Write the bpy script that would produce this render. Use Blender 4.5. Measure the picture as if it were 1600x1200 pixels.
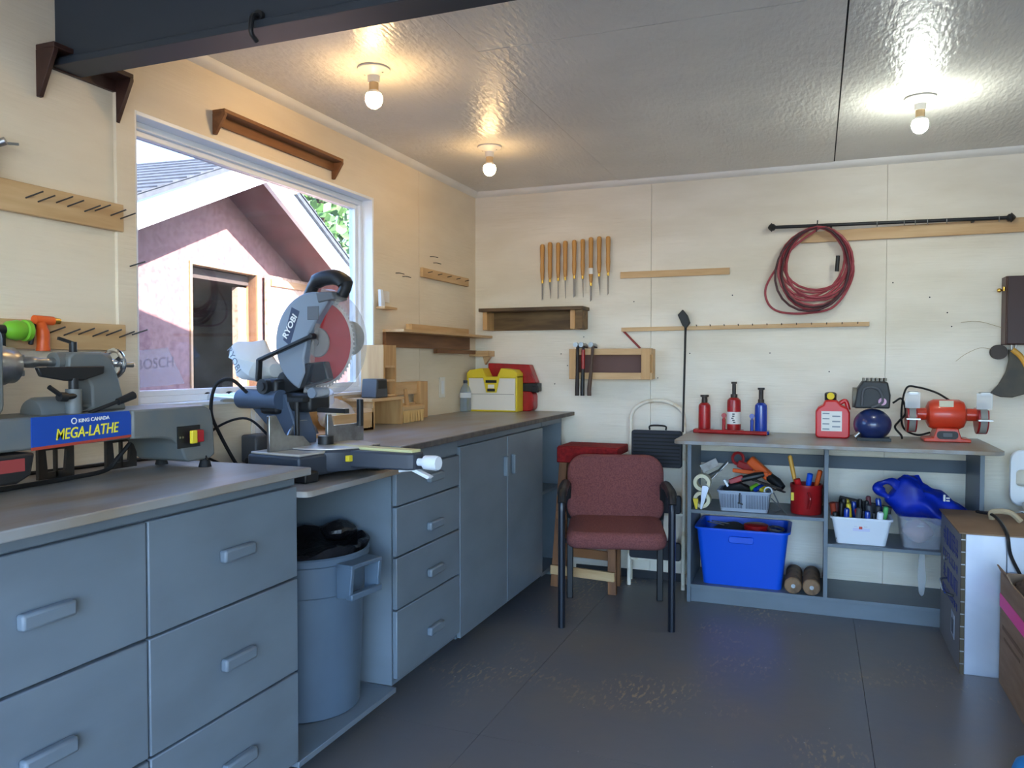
import bpy, bmesh, math, random
from mathutils import Matrix, Vector
for o in list(bpy.data.objects): bpy.data.objects.remove(o)
S = bpy.context.scene
COL = S.collection
R = math.radians
# ------------------------------------------------------------------ camera
cd = bpy.data.cameras.new('camera'); cam = bpy.data.objects.new('camera', cd); COL.objects.link(cam)
cd.sensor_width = 36; cd.lens = 1228/1600*36; cd.clip_start = .02
cam.location = (1.985, -4.5, 1.25)
cam.rotation_euler = (math.pi/2-math.atan(34/1228), 0, math.atan(475/1228))
S.camera = cam
# ------------------------------------------------------------------ world, sun, exposure
SUN = Vector((-.459, .0875, -.31)).normalized()          # direction the light travels
w = bpy.data.worlds.new('world'); S.world = w; w.use_nodes = True
nt = w.node_tree; bg = nt.nodes['Background']
sky = nt.nodes.new('ShaderNodeTexSky'); sky.sky_type = 'NISHITA'; sky.sun_disc = False
sky.sun_elevation = math.asin(-SUN.z); sky.sun_rotation = math.atan2(-SUN.x, -SUN.y); sky.ozone_density = 1.5
tint = nt.nodes.new('ShaderNodeMix'); tint.data_type = 'RGBA'; tint.blend_type = 'MULTIPLY'; tint.inputs[0].default_value = 1
tint.inputs[7].default_value = (.80, .97, 1.22, 1)                         # camera white balance sits between lamp and daylight, so daylight reads blue
nt.links.new(sky.outputs[0], tint.inputs[6]); nt.links.new(tint.outputs[2], bg.inputs[0]); bg.inputs[1].default_value = 2.1
sd = bpy.data.lights.new('sun', 'SUN'); sun = bpy.data.objects.new('sun', sd); COL.objects.link(sun)
sd.energy = 62; sd.angle = R(.5); sd.color = (1, .96, .90)
sun.rotation_euler = SUN.to_track_quat('-Z', 'Y').to_euler(); sun.location = (8, -2, 8)
vs = S.view_settings
vs.view_transform = 'Standard'; vs.look = 'None'; vs.gamma = 1; vs.use_curve_mapping = False; vs.exposure = 0.1
WARM, COOL = (1, .64, .28), (.94, 1, .90)
BULB = 92
# ------------------------------------------------------------------ materials
def lin(c): return tuple(((v/255)/12.92 if v/255 <= .04045 else ((v/255+.055)/1.055)**2.4) for v in c)+(1,)
MATS = {}
def M(name, c, rough=.5, metal=0, c2=None, scale=(8, 8, 8), lo=.35, hi=.65, bump=0, bscale=None, detail=4, coat=0, trans=0, alpha=1, ior=1.45, emit=None, es=0, dist=.1):
    if name in MATS: return MATS[name]
    m = bpy.data.materials.new(name); m.use_nodes = True; MATS[name] = m
    n, l = m.node_tree.nodes, m.node_tree.links
    b = n['Principled BSDF']; b.inputs['Base Color'].default_value = lin(c); b.inputs['Roughness'].default_value = rough
    b.inputs['Metallic'].default_value = metal; b.inputs['Coat Weight'].default_value = coat
    b.inputs['Transmission Weight'].default_value = trans; b.inputs['Alpha'].default_value = alpha; b.inputs['IOR'].default_value = ior
    if emit: b.inputs['Emission Color'].default_value = emit+(1,); b.inputs['Emission Strength'].default_value = es
    if c2 or bump:
        tc = n.new('ShaderNodeTexCoord')
        def tex(sc, det):
            mp = n.new('ShaderNodeMapping'); mp.inputs['Scale'].default_value = sc
            t = n.new('ShaderNodeTexNoise'); t.inputs['Scale'].default_value = 1; t.inputs['Detail'].default_value = det
            t.inputs['Distortion'].default_value = dist
            l.new(tc.outputs['Object'], mp.inputs[0]); l.new(mp.outputs[0], t.inputs[0]); return t
    if c2:
        t = tex(scale, detail); r = n.new('ShaderNodeValToRGB')
        r.color_ramp.elements[0].position = lo; r.color_ramp.elements[0].color = lin(c)
        r.color_ramp.elements[1].position = hi; r.color_ramp.elements[1].color = lin(c2)
        l.new(t.outputs[0], r.inputs[0]); l.new(r.outputs[0], b.inputs['Base Color'])
    if bump:
        t = tex(bscale or scale, 5); bp = n.new('ShaderNodeBump'); bp.inputs['Strength'].default_value = bump; bp.inputs['Distance'].default_value = .01
        l.new(t.outputs[0], bp.inputs['Height']); l.new(bp.outputs[0], b.inputs['Normal'])
    return m
wall_m = M('wall_paint', (236, 222, 198), .55, c2=(224, 208, 182), scale=(1.5, 1.5, 5), bump=.25, bscale=(6, 6, 90))
wallb_m = M('wall_paint_back', (238, 231, 216), .55, c2=(224, 215, 196), scale=(1.5, 1.5, 5), bump=.25, bscale=(6, 6, 90))
ceil_m = M('ceiling_paint', (230, 226, 217), .33, c2=(218, 214, 206), scale=(2, 2, 2), bump=.5, bscale=(55, 20, 20))
white_m = M('white_trim', (236, 234, 228), .4, c2=(225, 222, 214), scale=(3, 3, 3))
vinyl_m = M('white_vinyl', (240, 242, 244), .35)
grey_m = M('grey_paint', (112, 124, 134), .42, c2=(104, 115, 124), scale=(3, 3, 6), bump=.05, bscale=(4, 4, 60))
greyd_m = M('grey_paint_worn', (146, 148, 148), .36, c2=(140, 126, 108), scale=(9, 3, 6), lo=.42, hi=.68, bump=.06, bscale=(60, 8, 8))
edge_m = M('dark_worn_edge', (70, 66, 64), .6, c2=(96, 88, 82), scale=(20, 30, 20))
floor_m = M('floor_paint', (106, 106, 110), .36, c2=(116, 110, 104), scale=(2.2, 2.2, 2), lo=.45, hi=.75, bump=.07, bscale=(14, 14, 14), detail=8)
beam_m = M('beam_paint', (46, 54, 63), .5)
pine_m = M('pine', (214, 180, 134), .5, c2=(196, 158, 110), scale=(30, 3, 30), bump=.03)
pinex_m = M('pine_x', (214, 180, 134), .5, c2=(196, 156, 108), scale=(3, 30, 30), bump=.03)
pinez_m = M('pine_z', (210, 170, 118), .5, c2=(190, 146, 94), scale=(30, 30, 3), bump=.03)
brown_m = M('stained_brown', (142, 96, 58), .5, c2=(112, 72, 42), scale=(30, 3, 30))
darkwood_m = M('old_wood', (128, 100, 62), .6, c2=(92, 68, 40), scale=(4, 30, 30))
dkbrown_m = M('dark_brown', (66, 40, 32), .5, c2=(52, 31, 25), scale=(20, 4, 20))
mahog_m = M('mahogany', (74, 38, 34), .4, c2=(60, 30, 27), scale=(30, 30, 4))
black_m = M('black_plastic', (28, 29, 31), .45)
rub_m = M('rubber', (20, 20, 22), .7)
steel_m = M('steel', (170, 172, 174), .3, .9, c2=(140, 140, 138), scale=(20, 20, 20))
chrome_m = M('chrome', (215, 218, 220), .12, 1)
iron_m = M('dark_iron', (52, 52, 52), .5, .4, c2=(70, 60, 52), scale=(30, 30, 30))
alu_m = M('aluminium', (196, 202, 212), .38, .55, c2=(180, 188, 202), scale=(6, 6, 6))
lathe_m = M('lathe_grey', (96, 104, 108), .45, c2=(112, 112, 106), scale=(10, 10, 10))
sawg_m = M('saw_grey', (122, 132, 144), .4)
sawd_m = M('saw_dark', (54, 60, 70), .45)
blade_m = M('red_blade', (150, 32, 36), .4)
red_m = M('red_plastic', (206, 30, 34), .35, coat=.2)
redm_m = M('red_enamel', (176, 26, 30), .35, c2=(140, 24, 24), scale=(12, 12, 12), coat=.2)
redcar_m = M('red_carpet', (140, 24, 26), .95, c2=(112, 16, 20), scale=(60, 60, 60), bump=.4)
oran_m = M('orange_plastic', (232, 96, 34), .4)
orng_m = M('orange_red_enamel', (214, 66, 38), .35, c2=(190, 52, 30), scale=(8, 8, 8), coat=.3)
blue_m = M('blue_plastic', (10, 84, 214), .4)
bluem_m = M('blue_enamel', (18, 60, 158), .25, coat=.5)
bag_m = M('blue_bag', (14, 52, 190), .42, c2=(8, 38, 150), scale=(10, 10, 10))
navy_m = M('navy_paint', (24, 42, 92), .3, coat=.5)
sign_m = M('blue_sign', (20, 70, 160), .4)
yel_m = M('yellow_plastic', (224, 200, 50), .45)
lime_m = M('green_plastic', (124, 190, 50), .4)
pale_m = M('pale_plastic', (232, 226, 216), .5)
whitep_m = M('white_plastic', (232, 238, 244), .4)
gcan_m = M('grey_bin_plastic', (86, 104, 120), .45, c2=(80, 96, 112), scale=(4, 4, 4))
bagb_m = M('black_bag', (22, 22, 26), .35, bump=.8, bscale=(30, 30, 30))
fab_m = M('maroon_fabric', (128, 76, 72), .95, c2=(108, 62, 62), scale=(160, 160, 160), lo=.4, hi=.6, bump=.15)
gold_m = M('brass', (212, 172, 84), .25, 1)
clear_m = M('clear_plastic', (220, 226, 232), .15, trans=.0, alpha=.35)
guard_m = M('clear_guard', (200, 196, 190), .2, alpha=.3)
bott_m = M('bottle_plastic', (150, 170, 185), .1, alpha=.45)
basket_m = M('basket_grey', (160, 172, 188), .5)
card_m = M('cardboard', (146, 120, 96), .8, c2=(132, 106, 82), scale=(5, 5, 30))
pink_m = M('pink_tape', (238, 60, 150), .5)
hose_m = M('rose_hose', (168, 74, 82), .45, c2=(140, 54, 62), scale=(12, 12, 12))
cream_m = M('cream_enamel', (226, 218, 200), .45, c2=(190, 160, 110), scale=(14, 14, 14), lo=.55, hi=.75)
paper_m = M('paper', (232, 230, 224), .7)
ink_m = M('ink', (60, 66, 72), .6)
inkb_m = M('ink_blue', (52, 62, 138), .6)
ywood_m = M('yellow_handle', (226, 168, 70), .45)
cloth_m = M('dust_bag_cloth', (206, 208, 206), .85, bump=.3, bscale=(40, 40, 40))
tan_m = M('tan_scrap', (150, 118, 88), .8, c2=(112, 86, 62), scale=(20, 20, 20))
wred_m = M('rust_siding', (100, 62, 70), .8, c2=(86, 52, 60), scale=(3, 3, 20))
osb_m = M('strand_board', (196, 160, 140), .8, c2=(160, 118, 96), scale=(30, 30, 30), lo=.5, hi=.66)
shing_m = M('grey_shingle', (74, 76, 82), .85, c2=(56, 58, 64), scale=(20, 20, 20))
leaf_m = M('tree_leaf', (52, 84, 44), .6, c2=(84, 116, 60), scale=(6, 6, 6))
bark_m = M('bark', (80, 62, 48), .9)
gravel_m = M('gravel', (92, 94, 98), .9, c2=(78, 80, 84), scale=(6, 6, 6))
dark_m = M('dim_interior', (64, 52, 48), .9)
glass_m = bpy.data.materials.new('dusty_glass'); glass_m.use_nodes = True
_n, _l = glass_m.node_tree.nodes, glass_m.node_tree.links
_n.clear(); _o = _n.new('ShaderNodeOutputMaterial'); _t = _n.new('ShaderNodeBsdfTransparent'); _t.inputs[0].default_value = (.76, .77, .78, 1); _g = _n.new('ShaderNodeBsdfGlossy'); _g.inputs['Roughness'].default_value = .02
_d = _n.new('ShaderNodeBsdfDiffuse'); _d.inputs[0].default_value = (.8, .8, .85, 1); _f = _n.new('ShaderNodeMixShader'); _f.inputs[0].default_value = .05
_ns = _n.new('ShaderNodeTexNoise'); _ns.inputs['Scale'].default_value = 14; _ns.inputs['Detail'].default_value = 8
_mr = _n.new('ShaderNodeMapRange'); _mr.inputs[1].default_value = .4; _mr.inputs[2].default_value = .8; _mr.inputs[3].default_value = .01; _mr.inputs[4].default_value = .07
_x = _n.new('ShaderNodeMixShader'); _l.new(_ns.outputs[0], _mr.inputs[0]); _l.new(_mr.outputs[0], _x.inputs[0])
_l.new(_t.outputs[0], _f.inputs[1]); _l.new(_g.outputs[0], _f.inputs[2]); _l.new(_f.outputs[0], _x.inputs[1]); _l.new(_d.outputs[0], _x.inputs[2]); _l.new(_x.outputs[0], _o.inputs[0])
reflection_m = M('faint_reflection', (205, 212, 228), .6, alpha=.22)
def scuffs(m):
    n, l = m.node_tree.nodes, m.node_tree.links; b = n['Principled BSDF']; src = b.inputs['Base Color'].links[0].from_socket
    tc = n.new('ShaderNodeTexCoord')
    def nz(sc, det, lo, hi):
        mp = n.new('ShaderNodeMapping'); mp.inputs['Scale'].default_value = sc; t = n.new('ShaderNodeTexNoise'); t.inputs['Scale'].default_value = 1; t.inputs['Detail'].default_value = det
        r = n.new('ShaderNodeMapRange'); r.inputs[1].default_value = lo; r.inputs[2].default_value = hi
        l.new(tc.outputs['Object'], mp.inputs[0]); l.new(mp.outputs[0], t.inputs[0]); l.new(t.outputs[0], r.inputs[0]); return r.outputs[0]
    a, c = nz((1.6, 1.6, 1), 3, .55, .70), nz((70, 22, 1), 5, .54, .62)
    mu = n.new('ShaderNodeMath'); mu.operation = 'MULTIPLY'; l.new(a, mu.inputs[0]); l.new(c, mu.inputs[1])
    mx = n.new('ShaderNodeMix'); mx.data_type = 'RGBA'; l.new(mu.outputs[0], mx.inputs[0]); l.new(src, mx.inputs[6]); mx.inputs[7].default_value = lin((168, 146, 116))
    sp = nz((34, 34, 1), 2, .75, .78); m2 = n.new('ShaderNodeMix'); m2.data_type = 'RGBA'; l.new(sp, m2.inputs[0]); l.new(mx.outputs[2], m2.inputs[6]); m2.inputs[7].default_value = lin((205, 202, 196))
    l.new(m2.outputs[2], b.inputs['Base Color'])
scuffs(floor_m)
# ------------------------------------------------------------------ mesh builder
def wob(x, y, z): return .6*math.sin(1.9*x+1.4*math.sin(2.3*y+.7)+.9*z)+.4*math.sin(3.7*y+1.7*math.sin(2.9*z+1.1)+2.1*x)
class MB:
    def __init__(s): s.v = []; s.f = []
    def add(s, v, f):
        o = len(s.v); s.v += [Vector(p) for p in v]; s.f += [tuple(i+o for i in q) for q in f]; return s
    def box(s, x0, x1, y0, y1, z0, z1):
        v = [(x, y, z) for x in (x0, x1) for y in (y0, y1) for z in (z0, z1)]
        return s.add(v, [(0, 1, 3, 2), (4, 6, 7, 5), (0, 4, 5, 1), (2, 3, 7, 6), (0, 2, 6, 4), (1, 5, 7, 3)])
    def cbox(s, c, d): return s.box(c[0]-d[0]/2, c[0]+d[0]/2, c[1]-d[1]/2, c[1]+d[1]/2, c[2]-d[2]/2, c[2]+d[2]/2)
    def bar(s, p0, p1, wd, ht, up=(0, 0, 1)):
        p0, p1 = Vector(p0), Vector(p1); d = (p1-p0).normalized(); u = Vector(up)
        if abs(d.dot(u)) > .98: u = Vector((0, 1, 0))
        a = d.cross(u).normalized(); b = a.cross(d)
        v = [p+a*i*wd/2+b*j*ht/2 for p in (p0, p1) for i, j in ((-1, -1), (1, -1), (1, 1), (-1, 1))]
        return s.add(v, [(3, 2, 1, 0), (4, 5, 6, 7), (0, 1, 5, 4), (1, 2, 6, 5), (2, 3, 7, 6), (3, 0, 4, 7)])
    def tube(s, pts, r, n=8, closed=False, cap=True):
        P = [Vector(p) for p in pts]; N = len(P); rr = r if isinstance(r, (list, tuple)) else [r]*N
        T = []
        for i in range(N):
            a = P[(i-1) % N] if (closed or i > 0) else P[0]; b = P[(i+1) % N] if (closed or i < N-1) else P[-1]
            T.append((b-a).normalized() if (b-a).length > 1e-9 else Vector((0, 0, 1)))
        u = Vector((0, 0, 1)) if abs(T[0].z) < .9 else Vector((1, 0, 0)); u = (u-T[0]*u.dot(T[0])).normalized()
        v = []
        for i in range(N):
            u = (u-T[i]*u.dot(T[i])).normalized(); w_ = T[i].cross(u)
            v += [P[i]+(u*math.cos(2*math.pi*k/n)+w_*math.sin(2*math.pi*k/n))*rr[i] for k in range(n)]
        f = [(i*n+k, i*n+(k+1) % n, ((i+1) % N)*n+(k+1) % n, ((i+1) % N)*n+k) for i in range(N if closed else N-1) for k in range(n)]
        if cap and not closed: f += [tuple(range(n-1, -1, -1)), tuple((N-1)*n+k for k in range(n))]
        return s.add(v, f)
    def cyl(s, p0, p1, r0, r1=None, n=18): return s.tube([p0, p1], [r0, r0 if r1 is None else r1], n)
    def rev(s, prof, o=(0, 0, 0), ax='z', n=24, caps=True):
        o = Vector(o); v = []
        for r, h in prof:
            for k in range(n):
                c, q = math.cos(2*math.pi*k/n)*r, math.sin(2*math.pi*k/n)*r
                v.append(o+(Vector((c, q, h)) if ax == 'z' else Vector((h, c, q)) if ax == 'x' else Vector((c, h, q))))
        N = len(prof); f = [(i*n+k, i*n+(k+1) % n, (i+1)*n+(k+1) % n, (i+1)*n+k) for i in range(N-1) for k in range(n)]
        if caps: f += [tuple(range(n-1, -1, -1)), tuple((N-1)*n+k for k in range(n))]
        return s.add(v, f)
    def prism(s, poly, ax, a, b):
        n = len(poly); t = lambda p, h: (h, p[0], p[1]) if ax == 'x' else (p[0], h, p[1]) if ax == 'y' else (p[0], p[1], h)
        v = [t(p, a) for p in poly]+[t(p, b) for p in poly]
        return s.add(v, [tuple(range(n-1, -1, -1)), tuple(range(n, 2*n))]+[(i, (i+1) % n, n+(i+1) % n, n+i) for i in range(n)])
    def ring(s, outer, inner, ax, a, b):                                  # two polygons of equal count: frame with a hole
        n = len(outer); t = lambda p, h: (h, p[0], p[1]) if ax == 'x' else (p[0], h, p[1]) if ax == 'y' else (p[0], p[1], h)
        v = [t(p, a) for p in outer]+[t(p, a) for p in inner]+[t(p, b) for p in outer]+[t(p, b) for p in inner]; f = []
        for i in range(n):
            j = (i+1) % n
            f += [(i, j, n+j, n+i), (2*n+j, 2*n+i, 3*n+i, 3*n+j), (j, i, 2*n+i, 2*n+j), (n+i, n+j, 3*n+j, 3*n+i)]
        return s.add(v, f)
    def ball(s, c, r, nu=18, nv=12):
        r = (r, r, r) if not isinstance(r, (tuple, list)) else r
        pr = [(math.sin(math.pi*i/nv), -math.cos(math.pi*i/nv)) for i in range(nv+1)]
        o = len(s.v); s.rev([(max(a, 1e-4), b) for a, b in pr], n=nu)
        for i in range(o, len(s.v)): p = s.v[i]; s.v[i] = Vector((c[0]+p.x*r[0], c[1]+p.y*r[1], c[2]+p.z*r[2]))
        return s
    def xf(s, mx, start=0):
        for i in range(start, len(s.v)): s.v[i] = mx @ s.v[i]
        return s
    def lump(s, amp, fr, seed=0):
        for i, p in enumerate(s.v):
            q = p*fr+Vector((seed, seed*2, seed*3)); s.v[i] = p+Vector((wob(q.x, q.y, q.z), wob(q.y+4.1, q.z, q.x), wob(q.z+8.3, q.x, q.y)))*amp*.55
        return s
    def build(s, name, mat, parent=None, bevel=0, ang=35, seg=2):
        me = bpy.data.meshes.new(name); b = bmesh.new(); vv = [b.verts.new(p) for p in s.v]
        for q in s.f:
            try: b.faces.new([vv[i] for i in q])
            except ValueError: pass
        bmesh.ops.recalc_face_normals(b, faces=b.faces); b.to_mesh(me); b.free()
        me.polygons.foreach_set('use_smooth', [True]*len(me.polygons)); me.set_sharp_from_angle(angle=R(ang))
        me.materials.append(mat); o = bpy.data.objects.new(name, me); COL.objects.link(o)
        if parent: o.parent = parent
        if bevel:
            m = o.modifiers.new('bevel', 'BEVEL'); m.width = bevel; m.segments = seg; m.limit_method = 'ANGLE'; m.angle_limit = R(40)
        return o
def tag(o, label, cat, group=None, kind=None):
    if label: o['label'] = label
    if cat: o['category'] = cat
    if group: o['group'] = group
    if kind: o['kind'] = kind
    return o
class T:                                                                   # a thing: empty at its base; parts given in world coordinates unless local
    def __init__(s, name, label, cat, loc=(0, 0, 0), rz=0, group=None, kind=None, local=False):
        s.o = bpy.data.objects.new(name, None); COL.objects.link(s.o); s.o.empty_display_size = .05
        s.o.location = loc; s.o.rotation_euler = (0, 0, rz); tag(s.o, label, cat, group, kind)
        s.mx = Matrix.Identity(4) if local else (Matrix.Translation(loc) @ Matrix.Rotation(rz, 4, 'Z')).inverted()
    def p(s, name, mb, mat, bevel=0, parent=None, ang=35, seg=2, label=None):
        mb.xf(s.mx); o = mb.build(name, mat, parent or s.o, bevel, ang, seg)
        if label: o['label'] = label
        return o
def one(name, mb, mat, label, cat, loc, group=None, bevel=0, ang=35, kind=None):   # single-mesh thing, origin at its base
    mb.xf(Matrix.Translation(-Vector(loc))); o = mb.build(name, mat, None, bevel, ang); o.location = loc; return tag(o, label, cat, group, kind)
def struct(name, mb, mat, bevel=0, parent=None):
    o = mb.build(name, mat, parent, bevel)
    if not parent: o['kind'] = 'structure'
    return o
def text(body, size, mx, mat, t, name='lettering', ext=.0006, bold=0, sx=1, parent=None, shear=0):
    c = bpy.data.curves.new(name, 'FONT'); c.body = body; c.size = size; c.extrude = ext; c.offset = bold; c.shear = shear; c.align_x = 'CENTER'; c.align_y = 'CENTER'; c.resolution_u = 3
    tmp = bpy.data.objects.new('tmp', c); COL.objects.link(tmp); dg = bpy.context.evaluated_depsgraph_get()
    me = bpy.data.meshes.new_from_object(tmp.evaluated_get(dg)); bpy.data.objects.remove(tmp); bpy.data.curves.remove(c)
    me.transform(t.mx @ mx @ Matrix.Diagonal((sx, 1, 1, 1))); me.materials.clear(); me.materials.append(mat); me.name = name
    o = bpy.data.objects.new(name, me); COL.objects.link(o); o.parent = parent or t.o; return o
def frame(o, x, y):                                                        # text frame: origin, right vector, up vector
    x, y = Vector(x).normalized(), Vector(y).normalized(); z = x.cross(y); m = Matrix((x, y, z)).transposed().to_4x4(); return Matrix.Translation(o) @ m
def arc(cx, cy, r, a0, a1, n): return [(cx+r*math.cos(R(a0+(a1-a0)*i/n)), cy+r*math.sin(R(a0+(a1-a0)*i/n))) for i in range(n+1)]
def rrect(x0, x1, y0, y1, r, n=4):
    return arc(x1-r, y0+r, r, -90, 0, n)+arc(x1-r, y1-r, r, 0, 90, n)+arc(x0+r, y1-r, r, 90, 180, n)+arc(x0+r, y0+r, r, 180, 270, n)
def curve(pts, n=8):                                                       # Catmull-Rom
    P = [Vector(p) for p in pts]; P = [P[0]*2-P[1]]+P+[P[-1]*2-P[-2]]; out = []
    for i in range(1, len(P)-2):
        for k in range(n):
            t = k/n; a, b, c, d = P[i-1:i+3]
            out.append(.5*((2*b)+(c-a)*t+(2*a-5*b+4*c-d)*t*t+(3*b-a-3*c+d)*t**3))
    return out+[P[-2]]
def tray(t, name, mat, x0, x1, y0, y1, z0, z1, flare=.012, th=.003, r=.02, rim=.008, parent=None):   # open tapered tub
    o0 = rrect(x0+flare, x1-flare, y0+flare, y1-flare, r); o1 = rrect(x0, x1, y0, y1, r); o2 = rrect(x0-rim, x1+rim, y0-rim, y1+rim, r+rim)
    i1 = rrect(x0+th, x1-th, y0+th, y1-th, r); i0 = rrect(x0+flare+th, x1-flare-th, y0+flare+th, y1-flare-th, r); n = len(o0)
    L = [(o0, z0), (o1, z1-.012), (o2, z1-.01), (o2, z1), (i1, z1), (i0, z0+th)]
    v = [(p[0], p[1], z) for lp, z in L for p in lp]; f = [(i*n+k, i*n+(k+1) % n, (i+1)*n+(k+1) % n, (i+1)*n+k) for i in range(len(L)-1) for k in range(n)]
    f += [tuple(range(n-1, -1, -1)), tuple((len(L)-1)*n+k for k in range(n))]
    return t.p(name, MB().add(v, f), mat, parent=parent)
rnd = random.Random(7)
CZ = 2.30                                                                  # ceiling height
# ================================================================== THE ROOM
# floor: backing and painted plywood sheets
fl = struct('floor', MB().box(-.1, 4.6, -6.2, .1, -.06, -.012), M('joint_dark', (38, 38, 42), .8))
for x0, x1 in ((0, .9415), (.943, 2.1665), (2.168, 3.3915), (3.393, 4.5)):
    for y0, y1 in ((-6.1, -4.5515), (-4.55, -2.1115), (-2.11, 0)):
        struct('floor_panel', MB().box(x0, x1, y0, y1, -.012, 0), floor_m, parent=fl)
ce = struct('ceiling', MB().box(-.1, 4.6, -6.2, .1, CZ+.008, CZ+.06), M('joint_dark', (38, 38, 42), .8))
for i, (x0, x1) in enumerate(((0, .908), (.912, 2.06), (2.066, 3.21), (3.215, 4.5))):
    ys = ((-6.1, -4.47), (-4.466, -2.042), (-2.038, 0)) if i % 2 else ((-6.1, -3.2), (-3.196, 0))
    for y0, y1 in ys: struct('ceiling_panel', MB().box(x0, x1, y0, y1, CZ-(.003 if i == 1 else 0), CZ+.008), ceil_m, parent=ce)
# left wall with window opening: sheets as parts of the wall
WY0, WY1, WZ0, WZ1 = -2.633, -1.21, 1.10, 2.035
wl = struct('wall_left', MB().box(-.12, -.012, -6.2, WY0, 0, CZ).box(-.12, -.012, WY1, .1, 0, CZ).box(-.12, -.012, WY0, WY1, 0, WZ0).box(-.12, -.012, WY0, WY1, WZ1, CZ), wall_m)
for y0, y1, z0, z1 in ((-6.1, -3.873, 0, CZ), (-3.87, WY0, 0, CZ), (WY0, WY1, 0, WZ0), (WY0, WY1, WZ1, CZ), (WY1, -.747, 0, CZ), (-.744, 0, 0, CZ)):
    struct('wall_panel', MB().box(-.012, 0, y0, y1, z0, z1), wall_m, parent=wl)
wb = struct('wall_back', MB().box(-.12, 4.6, .012, .12, 0, CZ), wallb_m)
for x0, x1 in ((0, 1.098), (1.1, 2.318), (2.32, 3.538), (3.54, 4.5)): struct('wall_panel', MB().box(x0, x1, 0, .012, 0, CZ), wallb_m, parent=wb)
struct('wall_right', MB().box(4.5, 4.6, -6.2, .1, 0, CZ), wall_m)
struct('wall_front', MB().box(-.1, .5, -6.2, -6.1, 0, CZ).box(4.1, 4.6, -6.2, -6.1, 0, CZ).box(.5, 4.1, -6.2, -6.1, 2.1, CZ), wall_m)
rz = lambda y: 2.96-.2*y
struct('roof', MB().prism([(.3, CZ+.065), (.3, rz(.3)), (-6.6, rz(-6.6)), (-6.6, CZ+.065)], 'x', -.3, 4.8), shing_m)
def cove(a, b, ax):                                                        # quarter-round trim under the ceiling
    pr = [(0, CZ), (.03, CZ), (.028, CZ-.014), (.016, CZ-.027), (0, CZ-.032)]
    return MB().prism([(q[0], q[1]) for q in pr], 'y', a, b) if ax == 'y' else MB().prism([(-q[0], q[1]) for q in pr], 'x', a, b)
for x, z in ((.56, 1.30), (.6, 1.23), (.78, 1.20), (.95, 1.16), (1.14, 1.16), (.70, 1.40), (1.32, 1.30), (1.55, 1.62), (1.75, 1.30), (2.35, 1.66), (2.52, 1.58), (2.6, 1.50), (2.62, 1.43), (1.0, 1.6), (.52, 1.12), (2.05, 1.2)):
    struct('nail_hole', MB().cyl((x, .0, z), (x, -.0012, z), .0035, n=8), M('joint_dark', (38, 38, 42), .8), parent=wb)
struct('trim_1', cove(-6.1, 0, 'y'), white_m); struct('trim_2', cove(0, 4.5, 'x'), white_m)
struct('trim_3', MB().box(.0, .012, -2.705, WY0, .97, CZ-.03), wall_m, .002)
struct('baseboard_back', MB().box(.66, 4.5, -.012, 0, 0, .045), M('dark_base', (36, 38, 44), .6))
# window
wi = bpy.data.objects.new('window_1', None); COL.objects.link(wi); wi['kind'] = 'structure'
def wpart(n, mb, m, b=.002): return struct(n, mb, m, b, parent=wi)
wpart('jamb', MB().box(-.115, .004, WY1-.014, WY1-.0005, WZ0, WZ1), vinyl_m); wpart('jamb', MB().box(-.115, .004, WY0+.0005, WY0+.014, WZ0, WZ1), vinyl_m)
wpart('head', MB().box(-.115, .004, WY0+.014, WY1-.014, WZ1-.014, WZ1-.0005), vinyl_m); wpart('sill', MB().box(-.115, .012, WY0+.014, WY1-.014, WZ0+.0005, WZ0+.014), vinyl_m)
def fr(x0, x1, m_, wd): o = [(WY0+m_, WZ0+m_), (WY1-m_, WZ0+m_), (WY1-m_, WZ1-m_), (WY0+m_, WZ1-m_)]; i = [(WY0+m_+wd, WZ0+m_+wd), (WY1-m_-wd, WZ0+m_+wd), (WY1-m_-wd, WZ1-m_-wd), (WY0+m_+wd, WZ1-m_-wd)]; return MB().ring(o, i, 'x', x0, x1)
wpart('window_frame', fr(-.11, -.05, .014, .022), vinyl_m); wpart('sash', fr(-.1, -.065, .036, .02), vinyl_m)
wpart('pane', MB().box(-.084, -.080, WY0+.054, WY1-.054, WZ0+.054, WZ1-.054), glass_m, 0)
dc = T('window_reflection', 'faint painted sticker on the lower left corner of the window pane', 'reflection', (-.078, -2.5, 1.16))  # reflection in the glass, painted as a thin translucent sheet with lettering
dc.p('reflection', MB().prism([(-2.57, 1.165), (-2.345, 1.175), (-2.39, 1.25), (-2.42, 1.30), (-2.57, 1.285)], 'x', -.0795, -.0785), reflection_m)
text('BOSCH', .05, frame((-.0775, -2.475, 1.245), (0, 1, .08), (0, 0, 1)), M('reflection_ink', (120, 130, 150), .6, alpha=.22), dc)
# beam
t = T('ceiling_beam', 'dark slate painted ceiling beam crossing above the window corner', 'beam', (.5, -2.9, 2.07))
t.p('web', MB().box(0, 2.6, -2.895, -2.84, 2.085, CZ-.001), beam_m, .002); t.p('flange', MB().box(0, 2.6, -2.915, -2.82, 2.066, 2.085), beam_m, .002)
t.p('hook', MB().tube(curve([(.70, -2.9, 2.10), (.70, -2.925, 2.09), (.70, -2.93, 2.05), (.70, -2.91, 2.035)], 5), .006, 8).cyl((.7, -2.896, 2.1), (.7, -2.906, 2.1), .014), black_m)
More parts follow.
